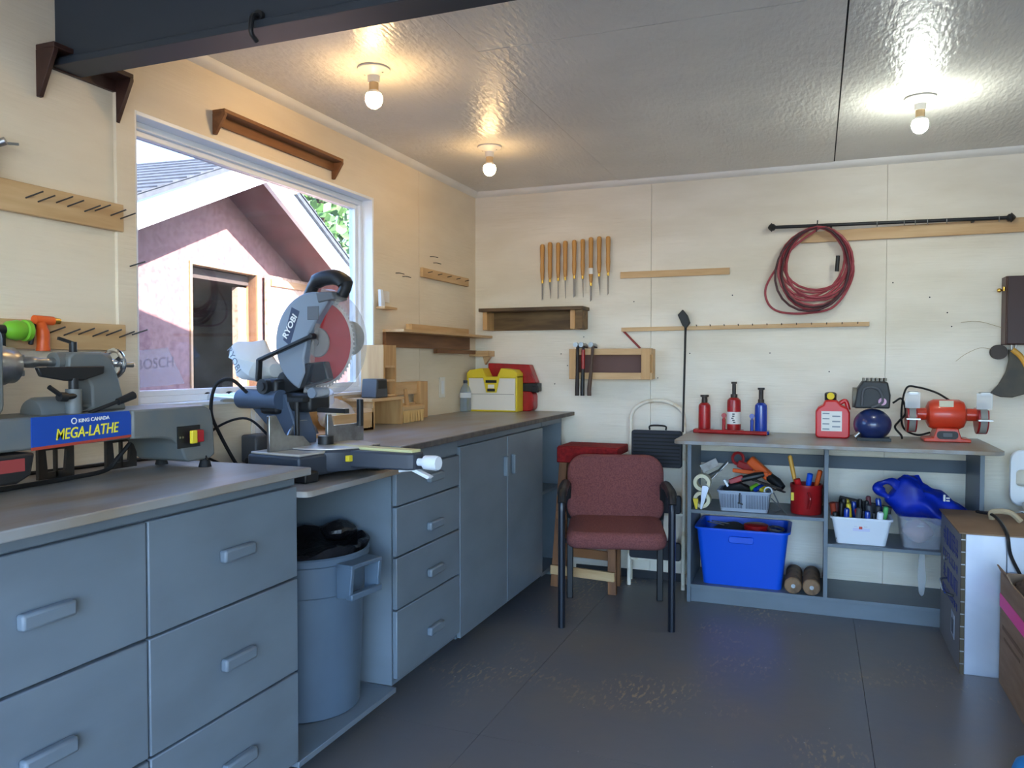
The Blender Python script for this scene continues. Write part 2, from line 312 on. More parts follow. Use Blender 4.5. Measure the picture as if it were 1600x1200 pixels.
# ================================================================== OUTSIDE
a5 = R(4.85); OUT = Matrix.Translation((-2.1, .63, 0)) @ Matrix.Rotation(a5, 4, 'Z')      # local: x towards our window, y along the gable wall
t = T('shed', 'rust red neighbouring shed with white gable boards seen through the window', 'shed', (-2.1, .63, -.1), a5, local=True)
W0 = -.45
def shz(u): return 2.86+(.43*u if u < 0 else -.517*u)
wallpoly = [(-1.9, -.1), (-.311, -.1), (-.311, 2.13), (.538, 2.11), (.538, -.1), (2.2, -.1), (2.2, shz(2.2)), (0, shz(0)), (-1.9, shz(-1.9))]
def up(pl): return [(y, z+.1) for y, z in pl]
t.p('wall', MB().prism(up([(-1.9, -.1), (-.311, -.1), (-.311, shz(-.311)), (-1.9, shz(-1.9))]), 'x', W0-.08, W0).prism(up([(.538, -.1), (2.2, -.1), (2.2, shz(2.2)), (.538, shz(.538))]), 'x', W0-.08, W0)
    .prism(up([(-.311, 2.03), (.538, 2.01), (.538, shz(.538)), (0, shz(0)), (-.311, shz(-.311))]), 'x', W0-.08, W0), M('red_stain_board', (126, 90, 88), .85, c2=(110, 74, 74), scale=(24, 24, 24), lo=.45, hi=.6))
for s, y1 in ((-1, -1.95), (1, 1.95)):
    sl = .43 if s < 0 else .517; z1 = 2.672-sl*abs(y1)
    t.p('barge_board', MB().prism(up([(0, 2.672), (y1, z1), (y1, z1+.2), (0, 2.872)]), 'x', -.02, .02), vinyl_m)
    t.p('soffit', MB().prism(up([(0, 2.70), (y1, z1+.03), (y1, z1+.05), (0, 2.72)]), 'x', W0-.05, -.02), wred_m)
    rf = t.p('roof', MB().prism(up([(0, 2.86), (y1*1.03, 2.86-sl*abs(y1)*1.03), (y1*1.03, 2.9-sl*abs(y1)*1.03), (0, 2.9)]), 'x', -3.2, .05), shing_m)
    for k in range(14):
        ua, ub = .14*k, .14*(k+1); za, zb = 2.9-sl*ua, 2.9-sl*ub
        t.p('shingle_course', MB().prism(up([(s*ua, za+.002), (s*ub, zb+.002), (s*ub, zb+.017), (s*ua, za+.006)]), 'x', -3.2, .06), shing_m, parent=rf)
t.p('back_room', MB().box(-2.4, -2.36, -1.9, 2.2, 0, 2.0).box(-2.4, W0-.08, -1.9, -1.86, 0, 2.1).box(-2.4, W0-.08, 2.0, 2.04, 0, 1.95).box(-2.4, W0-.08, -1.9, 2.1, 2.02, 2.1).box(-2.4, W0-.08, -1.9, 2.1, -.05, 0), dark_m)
t.p('door_frame', MB().box(W0-.08, W0+.015, -.335, -.311, .0, 2.13).box(W0-.1, W0+.015, .538, .57, 0, 2.12).box(W0-.08, W0+.01, -.335, .57, 2.11, 2.135), M('raw_timber', (176, 132, 96), .7))
dl = t.p('door_leaf', MB().box(W0+.03, W0+.06, .62, 1.86, .3, 2.12), osb_m)
t.p('cross_rail', MB().box(W0+.06, W0+.08, .66, 1.8, 2.03, 2.09), M('raw_timber', (176, 132, 96), .7), parent=dl)
t.p('lining_board', MB().box(W0-.16, W0-.1, .42, .535, 0, 2.0), osb_m)
t.p('shelf', MB().box(-1.7, -1.2, -.9, .5, 1.3, 1.33).box(-1.6, -1.55, -.1, -.06, 0, 1.3), M('raw_timber', (176, 132, 96), .7))
t.p('stored_bundle', MB().ball((-1.45, .0, 1.48), (.12, .14, .16)).lump(.03, 9), M('dim_green', (40, 92, 76), .8))
def tree(x, y, h, sd, label):
    t = T('tree', label, 'tree', (x, y, 0), group='trees beyond the shed'); r = random.Random(sd)
    t.p('trunk', MB().tube([(x, y, 0), (x+.1, y, h*.5), (x, y+.1, h*.9)], [.2, .14, .04], 8), bark_m)
    L = MB()
    for _ in range(1500):
        th = r.uniform(0, 6.28); q = r.uniform(.25, 1); rr = q*1.7*math.sqrt(r.random()); z = h*.3+h*.7*r.random(); rr *= max(.15, 1.15-abs(z/h-.6)*1.6)
        c = Vector((x+rr*math.cos(th), y+rr*math.sin(th), z)); u = Vector((r.gauss(0, 1), r.gauss(0, 1), r.gauss(0, 1))).normalized()*.13; v = u.orthogonal().normalized()*.07
        o = len(L.v); L.v += [c-u, c+v, c+u, c-v]; L.f.append((o, o+1, o+2, o+3))
    t.p('foliage', L, leaf_m).__setitem__('kind', 'stuff')
tree(-6.5, 7.6, 5.2, 1, 'leafy green tree right of the white gable board'); tree(-9, 10, 6.5, 2, 'taller leafy tree farther behind the shed')
struct('ground', MB().box(-40, 40, -45, 45, -.35, -.1), gravel_m)
# ================================================================== LEFT BENCH RUN
HB = .010
def handle(t, par, y, z, ln=.115, ht=.032, x=.61, vert=False):
    d = (.022, ln, ht) if not vert else (.022, .03, ln); return t.p('handle', MB().cbox((x+.011, y, z), d), grey_m, .006, parent=par)
def drawer(t, y0, y1, z0, z1, hy, hz, ln=.115):
    d = t.p('drawer', MB().box(.592, .61, y0+.003, y1-.003, z0+.003, z1-.003), grey_m, .003); handle(t, d, hy, hz, ln); return d
t = T('drawer_cabinet', 'grey painted cabinet of six large drawers under the lathe', 'cabinet', (.3, -3.18, 0), group='grey bench cabinets')
t.p('body', MB().box(.02, .59, -3.74, -2.645, .1, .93), grey_m); t.p('top_rail', MB().box(.585, .60, -3.74, -2.64, .9, .93), grey_m, .002); t.p('toe_board', MB().box(.40, .42, -3.74, -2.65, 0, .1), grey_m)
for y0, y1, hy, ln in ((-3.18, -2.64, -2.90, .115), (-3.72, -3.18, -3.432, .115)):
    for z0, z1, hz in ((.103, .366, .228), (.366, .636, .495), (.636, .9, .768)): drawer(t, y0, y1, z0, z1, hy, hz, ln)
t = T('saw_bay', 'low grey shelf bay between the drawer cabinets that carries the mitre saw', 'shelf', (.3, -2.37, 0))
t.p('upper_shelf', MB().prism(rrect(.02, .645, -2.642, -2.082, .03), 'z', .864, .882), greyd_m, .002); t.p('bottom_shelf', MB().box(.02, .61, -2.642, -2.082, .082, .10), grey_m, .002)
t.p('toe_board', MB().box(.40, .42, -2.64, -2.08, 0, .082), grey_m); t.p('back_panel', MB().box(.0, .02, -2.642, -2.082, .0, .864), grey_m)
t = T('drawer_cabinet', 'grey painted cabinet of four stacked drawers beside the bin', 'cabinet', (.3, -1.81, 0), group='grey bench cabinets')
t.p('body', MB().box(.02, .59, -2.078, -1.549, .1, .93), grey_m); t.p('top_rail', MB().box(.588, .60, -2.078, -1.547, .87, .93), grey_m, .002); t.p('toe_board', MB().box(.40, .42, -2.07, -1.55, 0, .1), grey_m)
for z0, z1, hz in ((.121, .369, .222), (.369, .558, .447), (.558, .738, .626), (.738, .868, .810)): drawer(t, -2.077, -1.547, z0, z1, -1.789, hz, .115)
t = T('door_cabinet', 'grey painted cabinet with two tall doors below the far worktop', 'cabinet', (.3, -1.0, 0), group='grey bench cabinets')
t.p('body', MB().box(.02, .59, -1.545, -.485, .09, .93), grey_m); t.p('top_rail', MB().box(.588, .60, -1.547, -.485, .9, .93), grey_m, .002); t.p('toe_board', MB().box(.40, .42, -1.54, -.486, 0, .09), grey_m)
for y0, y1, hy in ((-1.545, -1.005, -1.046), (-1.005, -.482, -.945)):
    d = t.p('door', MB().box(.592, .61, y0+.003, y1-.003, .095, .897), grey_m, .003); handle(t, d, hy, .757, .095, vert=True)
t = T('open_cabinet', 'grey open shelf cabinet at the end of the long bench', 'cabinet', (.3, -.3, 0), group='grey bench cabinets')
t.p('side_panel', MB().box(.02, .6, -.133, -.115, 0, .93), grey_m); t.p('top_rail', MB().box(.582, .60, -.478, -.133, .9, .93), grey_m, .002); t.p('bottom_shelf', MB().box(.02, .6, -.478, -.133, .08, .1), grey_m); t.p('middle_shelf', MB().box(.02, .59, -.478, -.133, .52, .54), grey_m); t.p('back_panel', MB().box(.02, .03, -.478, -.133, .1, .93), grey_m)
one('worktop', MB().box(0.001, .655, -3.75, -2.636, .931, .953), greyd_m, 'worn grey worktop under the wood lathe', 'worktop', (.3, -3.2, .93), bevel=.003)
t = T('worktop', 'long worn grey worktop with a dark chipped edge running to the corner', 'worktop', (.3, -1.05, .93))
t.p('top_sheet', MB().box(.001, .632, -2.085, -.001, .931, .956), greyd_m, .002); t.p('edge_strip', MB().box(.632, .645, -2.085, -.001, .934, .955), edge_m, .002)
# rubbish bin
BC = (.385, -2.292)
t = T('rubbish_bin', 'large round grey plastic rubbish bin lined with a black bag', 'bin', (BC[0], BC[1], .1))
t.p('body', MB().rev([(.17, .101), (.176, .105), (.193, .5), (.2, .505), (.203, .60), (.210, .605), (.212, .625), (.206, .63), (.198, .625), (.185, .5), (.165, .11)], (BC[0], BC[1], 0), n=40), gcan_m)
for an in (-8, 172):
    m_ = Matrix.Translation((BC[0], BC[1], 0)) @ Matrix.Rotation(R(an), 4, 'Z')
    h = MB().prism([(.2, .61), (.265, .60), (.255, .505), (.2, .5)], 'y', -.075, -.06).prism([(.2, .61), (.265, .60), (.255, .505), (.2, .5)], 'y', .06, .075).box(.24, .265, -.075, .075, .5, .52).box(.2, .265, -.075, .075, .598, .612)
    t.p('grip', h.xf(m_), gcan_m, .003)
bg_ = MB().rev([(.19, .56), (.2, .63), (.207, .648), (.196, .655), (.17, .62), (.11, .60), (.01, .595)], (BC[0], BC[1], 0), n=40, caps=False).lump(.02, 14, 3)
bg_.ball((BC[0]+.05, BC[1]+.12, .665), (.06, .07, .03), 16, 10); bg_.lump(.012, 30, 5); t.p('bin_bag', bg_, bagb_m)
# ================================================================== LATHE
t = T('wood_lathe', 'grey benchtop wood lathe with a blue sign plate on its bed', 'lathe', (.28, -3.1, .953))
t.p('bed', MB().box(.2, .36, -3.62, -2.98, 1.055, 1.128), lathe_m, .006)
endp = [(-2.99, 1.128), (-2.74, 1.128), (-2.715, 1.115), (-2.705, 1.08), (-2.700, .985), (-2.72, .975), (-2.80, .975), (-2.815, .985), (-2.83, 1.02), (-2.86, 1.042), (-2.90, 1.05), (-2.99, 1.055)]
t.p('end_casting', MB().prism(endp, 'x', .19, .37), lathe_m, .005)
sp = t.p('sign_plate', MB().prism([(-3.262, 1.127), (-2.996, 1.127), (-2.969, 1.067), (-3.262, 1.060)], 'x', .361, .3635), sign_m)
t.p('stripe', MB().prism([(-3.262, 1.060), (-2.969, 1.067), (-2.967, 1.061), (-3.262, 1.053)], 'x', .361, .3637), M('rust_red', (168, 64, 46), .5), parent=sp)
text('MEGA-LATHE', .036, frame((.3645, -3.118, 1.085), (0, 1, .03), (0, 0, 1)), M('sign_yellow', (236, 222, 60), .5), t, bold=.0003, sx=.8, parent=sp, shear=.18)
text('KING CANADA', .0125, frame((.3645, -3.10, 1.113), (0, 1, .03), (0, 0, 1)), paper_m, t, bold=.0001, parent=sp)
t.p('emblem', MB().rev([(.0075, 0), (.0075, .001), (.0055, .001), (.0055, 0)], (.3638, -3.155, 1.1125), 'x', 20, caps=False), paper_m, parent=sp)
sw = t.p('switch_plate', MB().box(.371, .374, -2.845, -2.762, 1.015, 1.075), black_m)
t.p('switch', MB().box(.374, .392, -2.80, -2.765, 1.028, 1.062), M('switch_red', (170, 30, 40), .4), .003, parent=sw); t.p('switch_key', MB().box(.386, .396, -2.815, -2.795, 1.027, 1.063), yel_m, .002, parent=sw)
for y in (-2.838, -2.828): t.p('screw', MB().cyl((.374, y, 1.045), (.376, y, 1.045), .003, n=10), steel_m, parent=sw)
for x, y in ((.365, -2.735), (.205, -2.735), (.365, -3.56), (.205, -3.56)): t.p('foot', MB().cyl((x, y, .953), (x, y, .972), .018, .013).cyl((x, y, .972), (x, y, .985), .006), rub_m)
for y in (-3.06, -2.86):
    t.p('bracket', MB().ring([(y-.06, .958), (y+.04, .958), (y+.04, 1.05), (y-.06, 1.05)], [(y-.035, .975), (y+.015, .975), (y+.02, 1.03), (y-.04, 1.03)], 'x', .19, .2).box(.19, .2, y-.013, y-.007, .96, 1.05), iron_m)
t.p('motor_cover', MB().prism([(-3.5, .985), (-3.30, .985), (-3.268, 1.0), (-3.258, 1.05), (-3.5, 1.05)], 'x', .24, .37), black_m, .006)
t.p('motor_label', MB().box(.3705, .3715, -3.42, -3.285, 1.012, 1.04), M('dull_red', (150, 60, 58), .6))
t.p('headstock', MB().prism(rrect(-3.62, -3.32, 1.128, 1.33, .03), 'x', .2, .36), lathe_m, .005)
t.p('chuck', MB().rev([(.018, -3.32), (.045, -3.318), (.045, -3.268), (.041, -3.262), (.041, -3.245), (.015, -3.243)], (.28, 0, 1.243), 'y', 28), steel_m)
for k in range(4):
    a = R(45+90*k); t.p('chuck_jaw', MB().cbox((.28+.025*math.cos(a), -3.238, 1.243+.025*math.sin(a)), (.014, .016, .014)), steel_m, .002)
t.p('tailstock', MB().prism([(-3.10, 1.128), (-2.958, 1.128), (-2.985, 1.22), (-3.005, 1.26), (-3.03, 1.275), (-3.11, 1.275), (-3.125, 1.262), (-3.125, 1.235), (-3.08, 1.225), (-3.062, 1.19), (-3.06, 1.14)], 'x', .245, .315), lathe_m, .006)
t.p('quill_barrel', MB().rev([(.024, -3.14), (.024, -2.99)], (.28, 0, 1.25), 'y'), lathe_m); t.p('quill', MB().rev([(.005, -3.225), (.013, -3.21), (.014, -3.19), (.011, -3.185), (.011, -3.14)], (.28, 0, 1.25), 'y'), steel_m)
ring = [(.28+.034*math.cos(R(a)), -2.965, 1.247+.034*math.sin(R(a))) for a in range(0, 360, 15)]
hw = t.p('handwheel', MB().tube(ring, .0065, 8, closed=True).cyl((.28, -2.99, 1.247), (.28, -2.955, 1.247), .011), chrome_m)
for k in range(3): a = R(30+120*k); t.p('spoke', MB().bar((.28, -2.965, 1.247), (.28+.032*math.cos(a), -2.965, 1.247+.032*math.sin(a)), .012, .006, (0, 1, 0)), chrome_m, parent=hw)
t.p('crank_knob', MB().rev([(.004, -2.96), (.006, -2.945), (.007, -2.905), (.003, -2.9)], (.28, 0, 1.243), 'y'), steel_m, parent=hw)
t.p('quill_lock', MB().cyl((.28, -3.085, 1.275), (.28, -3.085, 1.30), .009).bar((.28, -3.085, 1.297), (.28, -3.125, 1.308), .007, .007), black_m)
t.p('tool_rest', MB().prism([(-3.225, 1.238), (-3.043, 1.241), (-3.046, 1.222), (-3.105, 1.206), (-3.15, 1.206), (-3.215, 1.217)], 'x', .325, .338), black_m, .003)
t.p('rest_post', MB().cyl((.33, -3.127, 1.16), (.33, -3.127, 1.212), .011), black_m); t.p('rest_holder', MB().cyl((.33, -3.127, 1.11), (.33, -3.127, 1.186), .018), lathe_m)
t.p('rest_lever', MB().cyl((.34, -3.13, 1.17), (.345, -3.165, 1.168), .007).cyl((.345, -3.16, 1.168), (.345, -3.178, 1.17), .011).cyl((.345, -3.172, 1.172), (.348, -3.205, 1.193), .0055), black_m)
t.p('clamp_lever', MB().tube([(.35, -3.10, 1.128), (.355, -3.02, 1.152)], .005).tube([(.355, -3.022, 1.151), (.357, -2.975, 1.166)], [.009, .0105], 12), black_m)
t.p('saddle', MB().rev([(.035, -3.20), (.04, -3.19), (.04, -3.10)], (.28, 0, 1.128), 'y'), lathe_m)
one('power_cord', MB().tube(curve([(.25, -3.75, .959), (.27, -3.5, .959), (.25, -3.25, .959), (.24, -3.08, .959), (.24, -2.96, .965), (.25, -2.93, .995), (.26, -2.9, 1.03)], 8), .006, 8), rub_m, 'black power cord curling under the lathe bed', 'cord', (.25, -3.4, .953))
one('power_cord', MB().tube(curve([(.05, -3.1, .958), (.08, -2.9, .958), (.1, -2.7, .958), (.14, -2.64, .958)], 8), .005, 8), rub_m, 'thin black cord lying behind the lathe on the worktop', 'cord', (.08, -2.9, .953))
# ================================================================== WALL BOARDS ON THE LEFT
def nailboard(label, y0, y1, z0, z1, nails, lz):
    t = T('nail_board', label, 'board', (0, (y0+y1)/2, z0)); t.p('board', MB().box(.001, .02, y0, y1, z0, z1), pine_m, .002)
    for y, z in nails: t.p('nail', MB().cyl((.018, y, z), (.06, y+.02, z+.018), .0022, n=6), iron_m)
    return t
nailboard('upper pine board with slanted nails left of the window', -3.6, -2.687, 1.645, 1.727, [(-2.70-.045*k+(.01 if k % 2 else 0), 1.683+.004*(k % 3)) for k in range(8)], 0)
nailboard('lower pine board with nails behind the lathe', -3.6, -2.685, 1.285, 1.364, [(-2.71-.047*k, 1.325+.004*(k % 2)) for k in range(6)], 0)
for y, z in ((-2.66, 1.545), (-2.655, 1.335)): one('nail', MB().cyl((.012, y, z), (.05, y+.025, z+.016), .0022, n=6), iron_m, 'nail in the casing %s' % ('higher up beside the window' if z > 1.4 else 'beside the lower pine board'), 'nail', (.012, y, z))
def pent(t, y0, y1, ztop, dep, mat, drop=.085):                           # shelf board on two triangular cheeks
    t.p('shelf_board', MB().box(.001, dep, y0, y1, ztop-.014, ztop), mat, .002); t.p('back_board', MB().box(.001, .012, y0+.012, y1-.012, ztop-.05, ztop-.014), mat)
    for y in (y0, y1-.013): t.p('bracket', MB().prism([(.001, ztop-.014), (dep, ztop-.014), (dep, ztop-.022), (.012, ztop-drop), (.001, ztop-drop)], 'y', y, y+.013), mat, .001)
t = T('wall_shelf', 'long narrow brown shelf on triangular brackets above the window', 'shelf', (0, -1.92, 2.045)); pent(t, -2.285, -1.545, 2.135, .055, brown_m)
t = T('wall_shelf', 'dark brown bracket shelf tucked beneath the slate beam', 'shelf', (0, -2.8, 1.965)); pent(t, -2.955, -2.69, 2.112, .07, dkbrown_m, .14)
one('clamp_light', MB().cyl((.02, -2.72, 2.13), (.05, -2.735, 2.13), .016, .02).bar((.015, -2.72, 2.113), (.015, -2.70, 2.113), .004, .02), chrome_m, 'small chrome clip standing on the dark bracket shelf', 'clip', (.05, -2.7, 2.1))
t = T('hose_nozzle', 'orange pistol hose nozzle hanging beside a green one', 'nozzle', (.05, -2.98, 1.277), group='hose nozzles')
t.p('barrel', MB().tube([(.05, -3.01, 1.362), (.05, -2.955, 1.362)], [.013, .012], 14), oran_m); t.p('grip', MB().tube(curve([(.05, -2.995, 1.358), (.05, -2.985, 1.33), (.05, -2.985, 1.28)], 4), [.014]*4+[.016]*4+[.018], 12), oran_m)
t.p('tip', MB().cyl((.05, -2.955, 1.362), (.05, -2.935, 1.362), .010, .008), gold_m); t.p('trigger', MB().bar((.055, -3.015, 1.352), (.055, -3.025, 1.296), .012, .010), black_m, .003)
t = T('hose_nozzle', 'green and black hose nozzle at the left edge of the picture', 'nozzle', (.05, -3.07, 1.30), group='hose nozzles')
t.p('body', MB().rev([(.012, -3.095), (.022, -3.085), (.027, -3.06), (.022, -3.04)], (.05, 0, 1.333), 'y'), lime_m); t.p('ring', MB().rev([(.022, -3.043), (.028, -3.04), (.028, -3.028), (.02, -3.024)], (.05, 0, 1.333), 'y'), lime_m); t.p('handle', MB().cyl((.05, -3.15, 1.333), (.05, -3.09, 1.333), .013).cyl((.05, -3.1, 1.33), (.05, -3.1, 1.28), .009), black_m)
one('spray_head', MB().cyl((.02, -3.1, 1.725), (.02, -3.1, 1.8), .016).cyl((.02, -3.1, 1.8), (.05, -3.08, 1.815), .01).bar((.03, -3.09, 1.81), (.05, -3.045, 1.815), .006, .006), steel_m, 'metal fitting hanging above the upper nail board at the picture edge', 'fitting', (.02, -3.1, 1.725))
# small boards and shelves between window and corner
t = T('peg_board', 'short pine strip with pegs high on the wall by the corner', 'board', (0, -.44, 1.705)); t.p('board', MB().box(.001, .02, -.737, -.143, 1.707, 1.757), pine_m, .002)
for k in range(5): t.p('peg', MB().cyl((.02, -.68+.12*k, 1.735), (.045, -.675+.12*k, 1.74), .002, n=6), iron_m)
t = T('corner_shelf', 'pine shelf on a brown batten near the wall corner', 'shelf', (0, -.57, 1.34)); t.p('board', MB().box(.001, .12, -1.13, -.012, 1.398, 1.412), pine_m, .001); t.p('batten', MB().box(.001, .02, -1.13, -.13, 1.325, 1.398), brown_m, .001)
one('wood_block', MB().box(.02, .055, -.93, -.22, 1.413, 1.447), pine_m, 'pine batten lying on top of the corner shelf', 'block', (.04, -.6, 1.413), bevel=.002)
one('wood_strip', MB().box(.021, .045, -.62, -.08, 1.30, 1.322), brown_m, 'thin brown strip fixed below the corner shelf', 'strip', (.03, -.4, 1.30), bevel=.001)
t = T('corner_bracket', 'small pine bracket shelf right in the wall corner', 'bracket', (.05, -.05, 1.25)); t.p('ledge', MB().box(.001, .13, -.1, -.001, 1.285, 1.32), pinex_m, .002); t.p('brace', MB().prism([(.07, 1.285), (.12, 1.285), (.085, 1.235)], 'y', -.05, -.02), pinex_m)
t = T('tiny_shelf', 'tiny pine ledge beside the window with a white card', 'shelf', (0, -1.14, 1.50)); t.p('ledge', MB().box(.001, .05, -1.19, -1.07, 1.508, 1.52), pine_m, .001); t.p('switch_plate', MB().box(.001, .006, -1.13, -1.07, 1.545, 1.60), white_m, .001)
one('white_card', MB().prism([(-1.19, 1.52), (-1.15, 1.52), (-1.175, 1.60), (-1.195, 1.60)], 'x', .015, .03), whitep_m, 'folded white card standing on the tiny ledge', 'card', (.02, -1.17, 1.52))
for y, z in ((-1.0, 1.70), (-.93, 1.69), (-.62, 1.83), (-.58, 1.80)): one('hook', MB().tube(curve([(.001, y, z), (.02, y+.01, z), (.035, y+.03, z-.004)], 4), .002, 6), iron_m, 'bent wire hook %s' % {-1.0: 'nearest the window', -.93: 'second from the window', -.62: 'above the peg strip, upper one', -.58: 'above the peg strip, lower one'}[y], 'hook', (0, y, z), group='wire hooks')
t = T('wall_outlet', 'white outlet plate on the wall by the water bottle', 'outlet', (0, -.48, 1.06)); t.p('plate', MB().box(.001, .007, -.515, -.445, 1.05, 1.165), white_m, .002); t.p('socket', MB().box(.007, .009, -.495, -.465, 1.07, 1.145), whitep_m, .001)
t = T('wall_outlet', 'white double outlet below the window sill behind the saw', 'outlet', (0, -2.08, .97)); t.p('plate', MB().box(.001, .007, -2.10, -2.03, .965, 1.075), white_m, .002)
for z in (.995, 1.045): t.p('socket', MB().box(.007, .0095, -2.08, -2.05, z-.016, z+.016), whitep_m, .001)
# things on the far worktop
zc = .957
t = T('pigeonhole_rack', 'upright pine pigeonhole rack beside the window jamb', 'rack', (.06, -1.27, 1.085)); t.p('side_board', MB().box(.015, .135, -1.35, -1.335, 1.09, 1.33), pinez_m, .001); t.p('side_board', MB().box(.015, .125, -1.23, -1.215, 1.09, 1.33), pinez_m, .001)
t.p('back_board', MB().box(.015, .022, -1.335, -1.23, 1.09, 1.33), pinez_m); t.p('front_panel', MB().box(.115, .125, -1.335, -1.23, 1.235, 1.33), pinez_m)
for z in (1.09, 1.16, 1.225): t.p('shelf', MB().box(.022, .125, -1.335, -1.23, z, z+.01), pinex_m)
t = T('mini_table', 'small pine bench stand under the grey charger', 'stand', (.1, -1.36, zc)); t.p('top', MB().box(.005, .165, -1.50, -1.21, 1.075, 1.088), pine_m, .001); t.p('leg_board', MB().box(.005, .16, -1.485, -1.47, zc, 1.075), pinez_m, .001); t.p('leg_board', MB().box(.005, .16, -1.232, -1.217, zc, 1.075), pinez_m, .001)
t = T('battery_charger', 'dark grey battery charger block on the small pine stand', 'charger', (.11, -1.39, 1.089)); t.p('case', MB().prism([(-1.44, 1.089), (-1.335, 1.089), (-1.345, 1.175), (-1.43, 1.175)], 'x', .07, .15), M('charger_grey', (74, 76, 80), .5), .005); t.p('port', MB().box(.15, .152, -1.425, -1.35, 1.13, 1.168), black_m, .002)
one('wood_block', MB().box(.003, .03, -1.19, -1.05, 1.19, 1.27), pinez_m, 'square pine block fixed to the wall above the brush', 'block', (.015, -1.12, 1.19), bevel=.002)
t = T('leaning_frame', 'open pine frame leaning on the wall behind the brush', 'frame', (.05, -.98, zc)); t.p('top_rail', MB().box(.02, .04, -1.19, -.85, 1.085, 1.15), pine_m, .002); t.p('post', MB().box(.02, .06, -.85, -.765, zc, 1.15), pinez_m, .002); t.p('lower_rail', MB().box(.02, .032, -1.19, -.85, 1.03, 1.042), pine_m); t.p('post', MB().box(.02, .035, -1.15, -1.14, 1.03, 1.15), pinez_m)
t = T('bench_brush', 'bench brush with tan bristles standing on the worktop', 'brush', (.12, -1.07, zc)); t.p('block', MB().box(.09, .15, -1.19, -.97, 1.015, 1.04), pine_m, .006); t.p('handle', MB().cyl((.12, -1.10, 1.04), (.12, -1.12, 1.12), .012, .009), pinez_m)
br = MB()
for i in range(26):
    for j in range(5): y = -1.185+.0083*i; x = .096+.012*j; br.tube([(x, y, 1.018), (x+rnd.uniform(-.006, .006), y+rnd.uniform(-.006, .006), zc+.001)], [.004, .0035], 5)
t.p('bristles', br, M('bristle', (206, 166, 106), .8)).__setitem__('kind', 'stuff')
t = T('wood_tray', 'shallow open pine tray below the window by the saw blade', 'tray', (.12, -1.75, zc)); t.p('base', MB().box(.02, .19, -2.03, -1.53, zc, zc+.012), pine_m); t.p('front_board', MB().box(.178, .19, -1.83, -1.53, zc, 1.035), pine_m, .001); t.p('back_board', MB().box(.02, .032, -2.03, -1.53, zc, 1.10), pine_m, .001); t.p('end_board', MB().box(.02, .19, -1.545, -1.53, zc, 1.05), pinex_m, .001); t.p('end_board', MB().box(.02, .18, -2.03, -2.015, zc, 1.04), pinex_m, .001)
t = T('plastic_bag', 'crumpled clear plastic bag of yellow bits lying in the pine tray', 'bag', (.11, -1.70, .97)); t.p('bag', MB().ball((.11, -1.70, 1.03), (.065, .10, .06), 20, 14).tube([(.11, -1.74, 1.07), (.11, -1.76, 1.12)], [.02, .03], 10).lump(.025, 16, 2), M('clear_film', (232, 234, 236), .25, alpha=.45)); t.p('contents', MB().ball((.11, -1.70, 1.015), (.045, .08, .035), 14, 10).lump(.02, 20, 4), M('yellow_bits', (236, 214, 90), .6))
t = T('water_bottle', 'clear plastic water bottle beside the yellow case', 'bottle', (.045, -.25, zc)); t.p('body', MB().rev([(.030, .957), (.034, .962), (.033, .985), (.034, .99), (.033, 1.02), (.034, 1.025), (.034, 1.075), (.026, 1.10), (.013, 1.118), (.013, 1.128)], (.045, -.25, 0), n=20), bott_m); t.p('label', MB().rev([(.0345, 1.04), (.0345, 1.07)], (.045, -.25, 0), n=20, caps=False), M('label_film', (210, 216, 222), .5)); t.p('cap', MB().cyl((.045, -.25, 1.126), (.045, -.25, 1.143), .0135), M('cap_dark', (44, 50, 64), .5))
t = T('tool_case', 'yellow and white plastic tool case standing in the corner', 'case', (.2, -.13, zc))
t.p('shell', MB().prism(rrect(.035, .345, .96, 1.165, .012), 'y', -.19, -.1), pale_m, .004)
for x in (.028, .34): t.p('side_rim', MB().box(x, x+.012, -.197, -.093, .958, 1.17), yel_m, .004)
t.p('bottom_rim', MB().box(.03, .35, -.197, -.093, .957, .966), yel_m, .002)
t.p('shoulder', MB().prism([(.028, 1.155), (.352, 1.155), (.352, 1.185), (.33, 1.205), (.25, 1.215), (.225, 1.165), (.155, 1.165), (.13, 1.215), (.05, 1.205), (.028, 1.185)], 'y', -.197, -.093), yel_m, .004)
pl = t.p('latch_plate', MB().prism([(.135, 1.165), (.245, 1.165), (.222, 1.07), (.158, 1.07)], 'y', -.203, -.195), yel_m, .002)
for z, w_ in ((1.128, .07), (1.077, .05)): t.p('badge', MB().box(.19-w_/2, .19+w_/2, -.2045, -.203, z, z+.016), black_m, parent=pl)
t.p('tag', MB().box(.17, .21, -.2045, -.203, 1.096, 1.118), paper_m, parent=pl); t.p('seam', MB().box(.05, .33, -.192, -.19, 1.058, 1.062), M('seam_grey', (170, 164, 156), .6))
t = T('tool_box', 'red tool box with black tray behind the yellow case', 'toolbox', (.32, -.09, zc)); t.p('base', MB().prism(rrect(.24, .415, .957, 1.075, .03), 'y', -.09, -.006), redm_m, .006); t.p('tray', MB().box(.23, .44, -.09, -.006, 1.075, 1.125), black_m, .004); t.p('latch', MB().box(.41, .45, -.1, -.085, 1.07, 1.11), black_m, .004)
t.p('lid', MB().prism([(.12, 1.125), (.43, 1.125), (.385, 1.235), (.12, 1.245)], 'y', -.085, -.01), redm_m, .005)
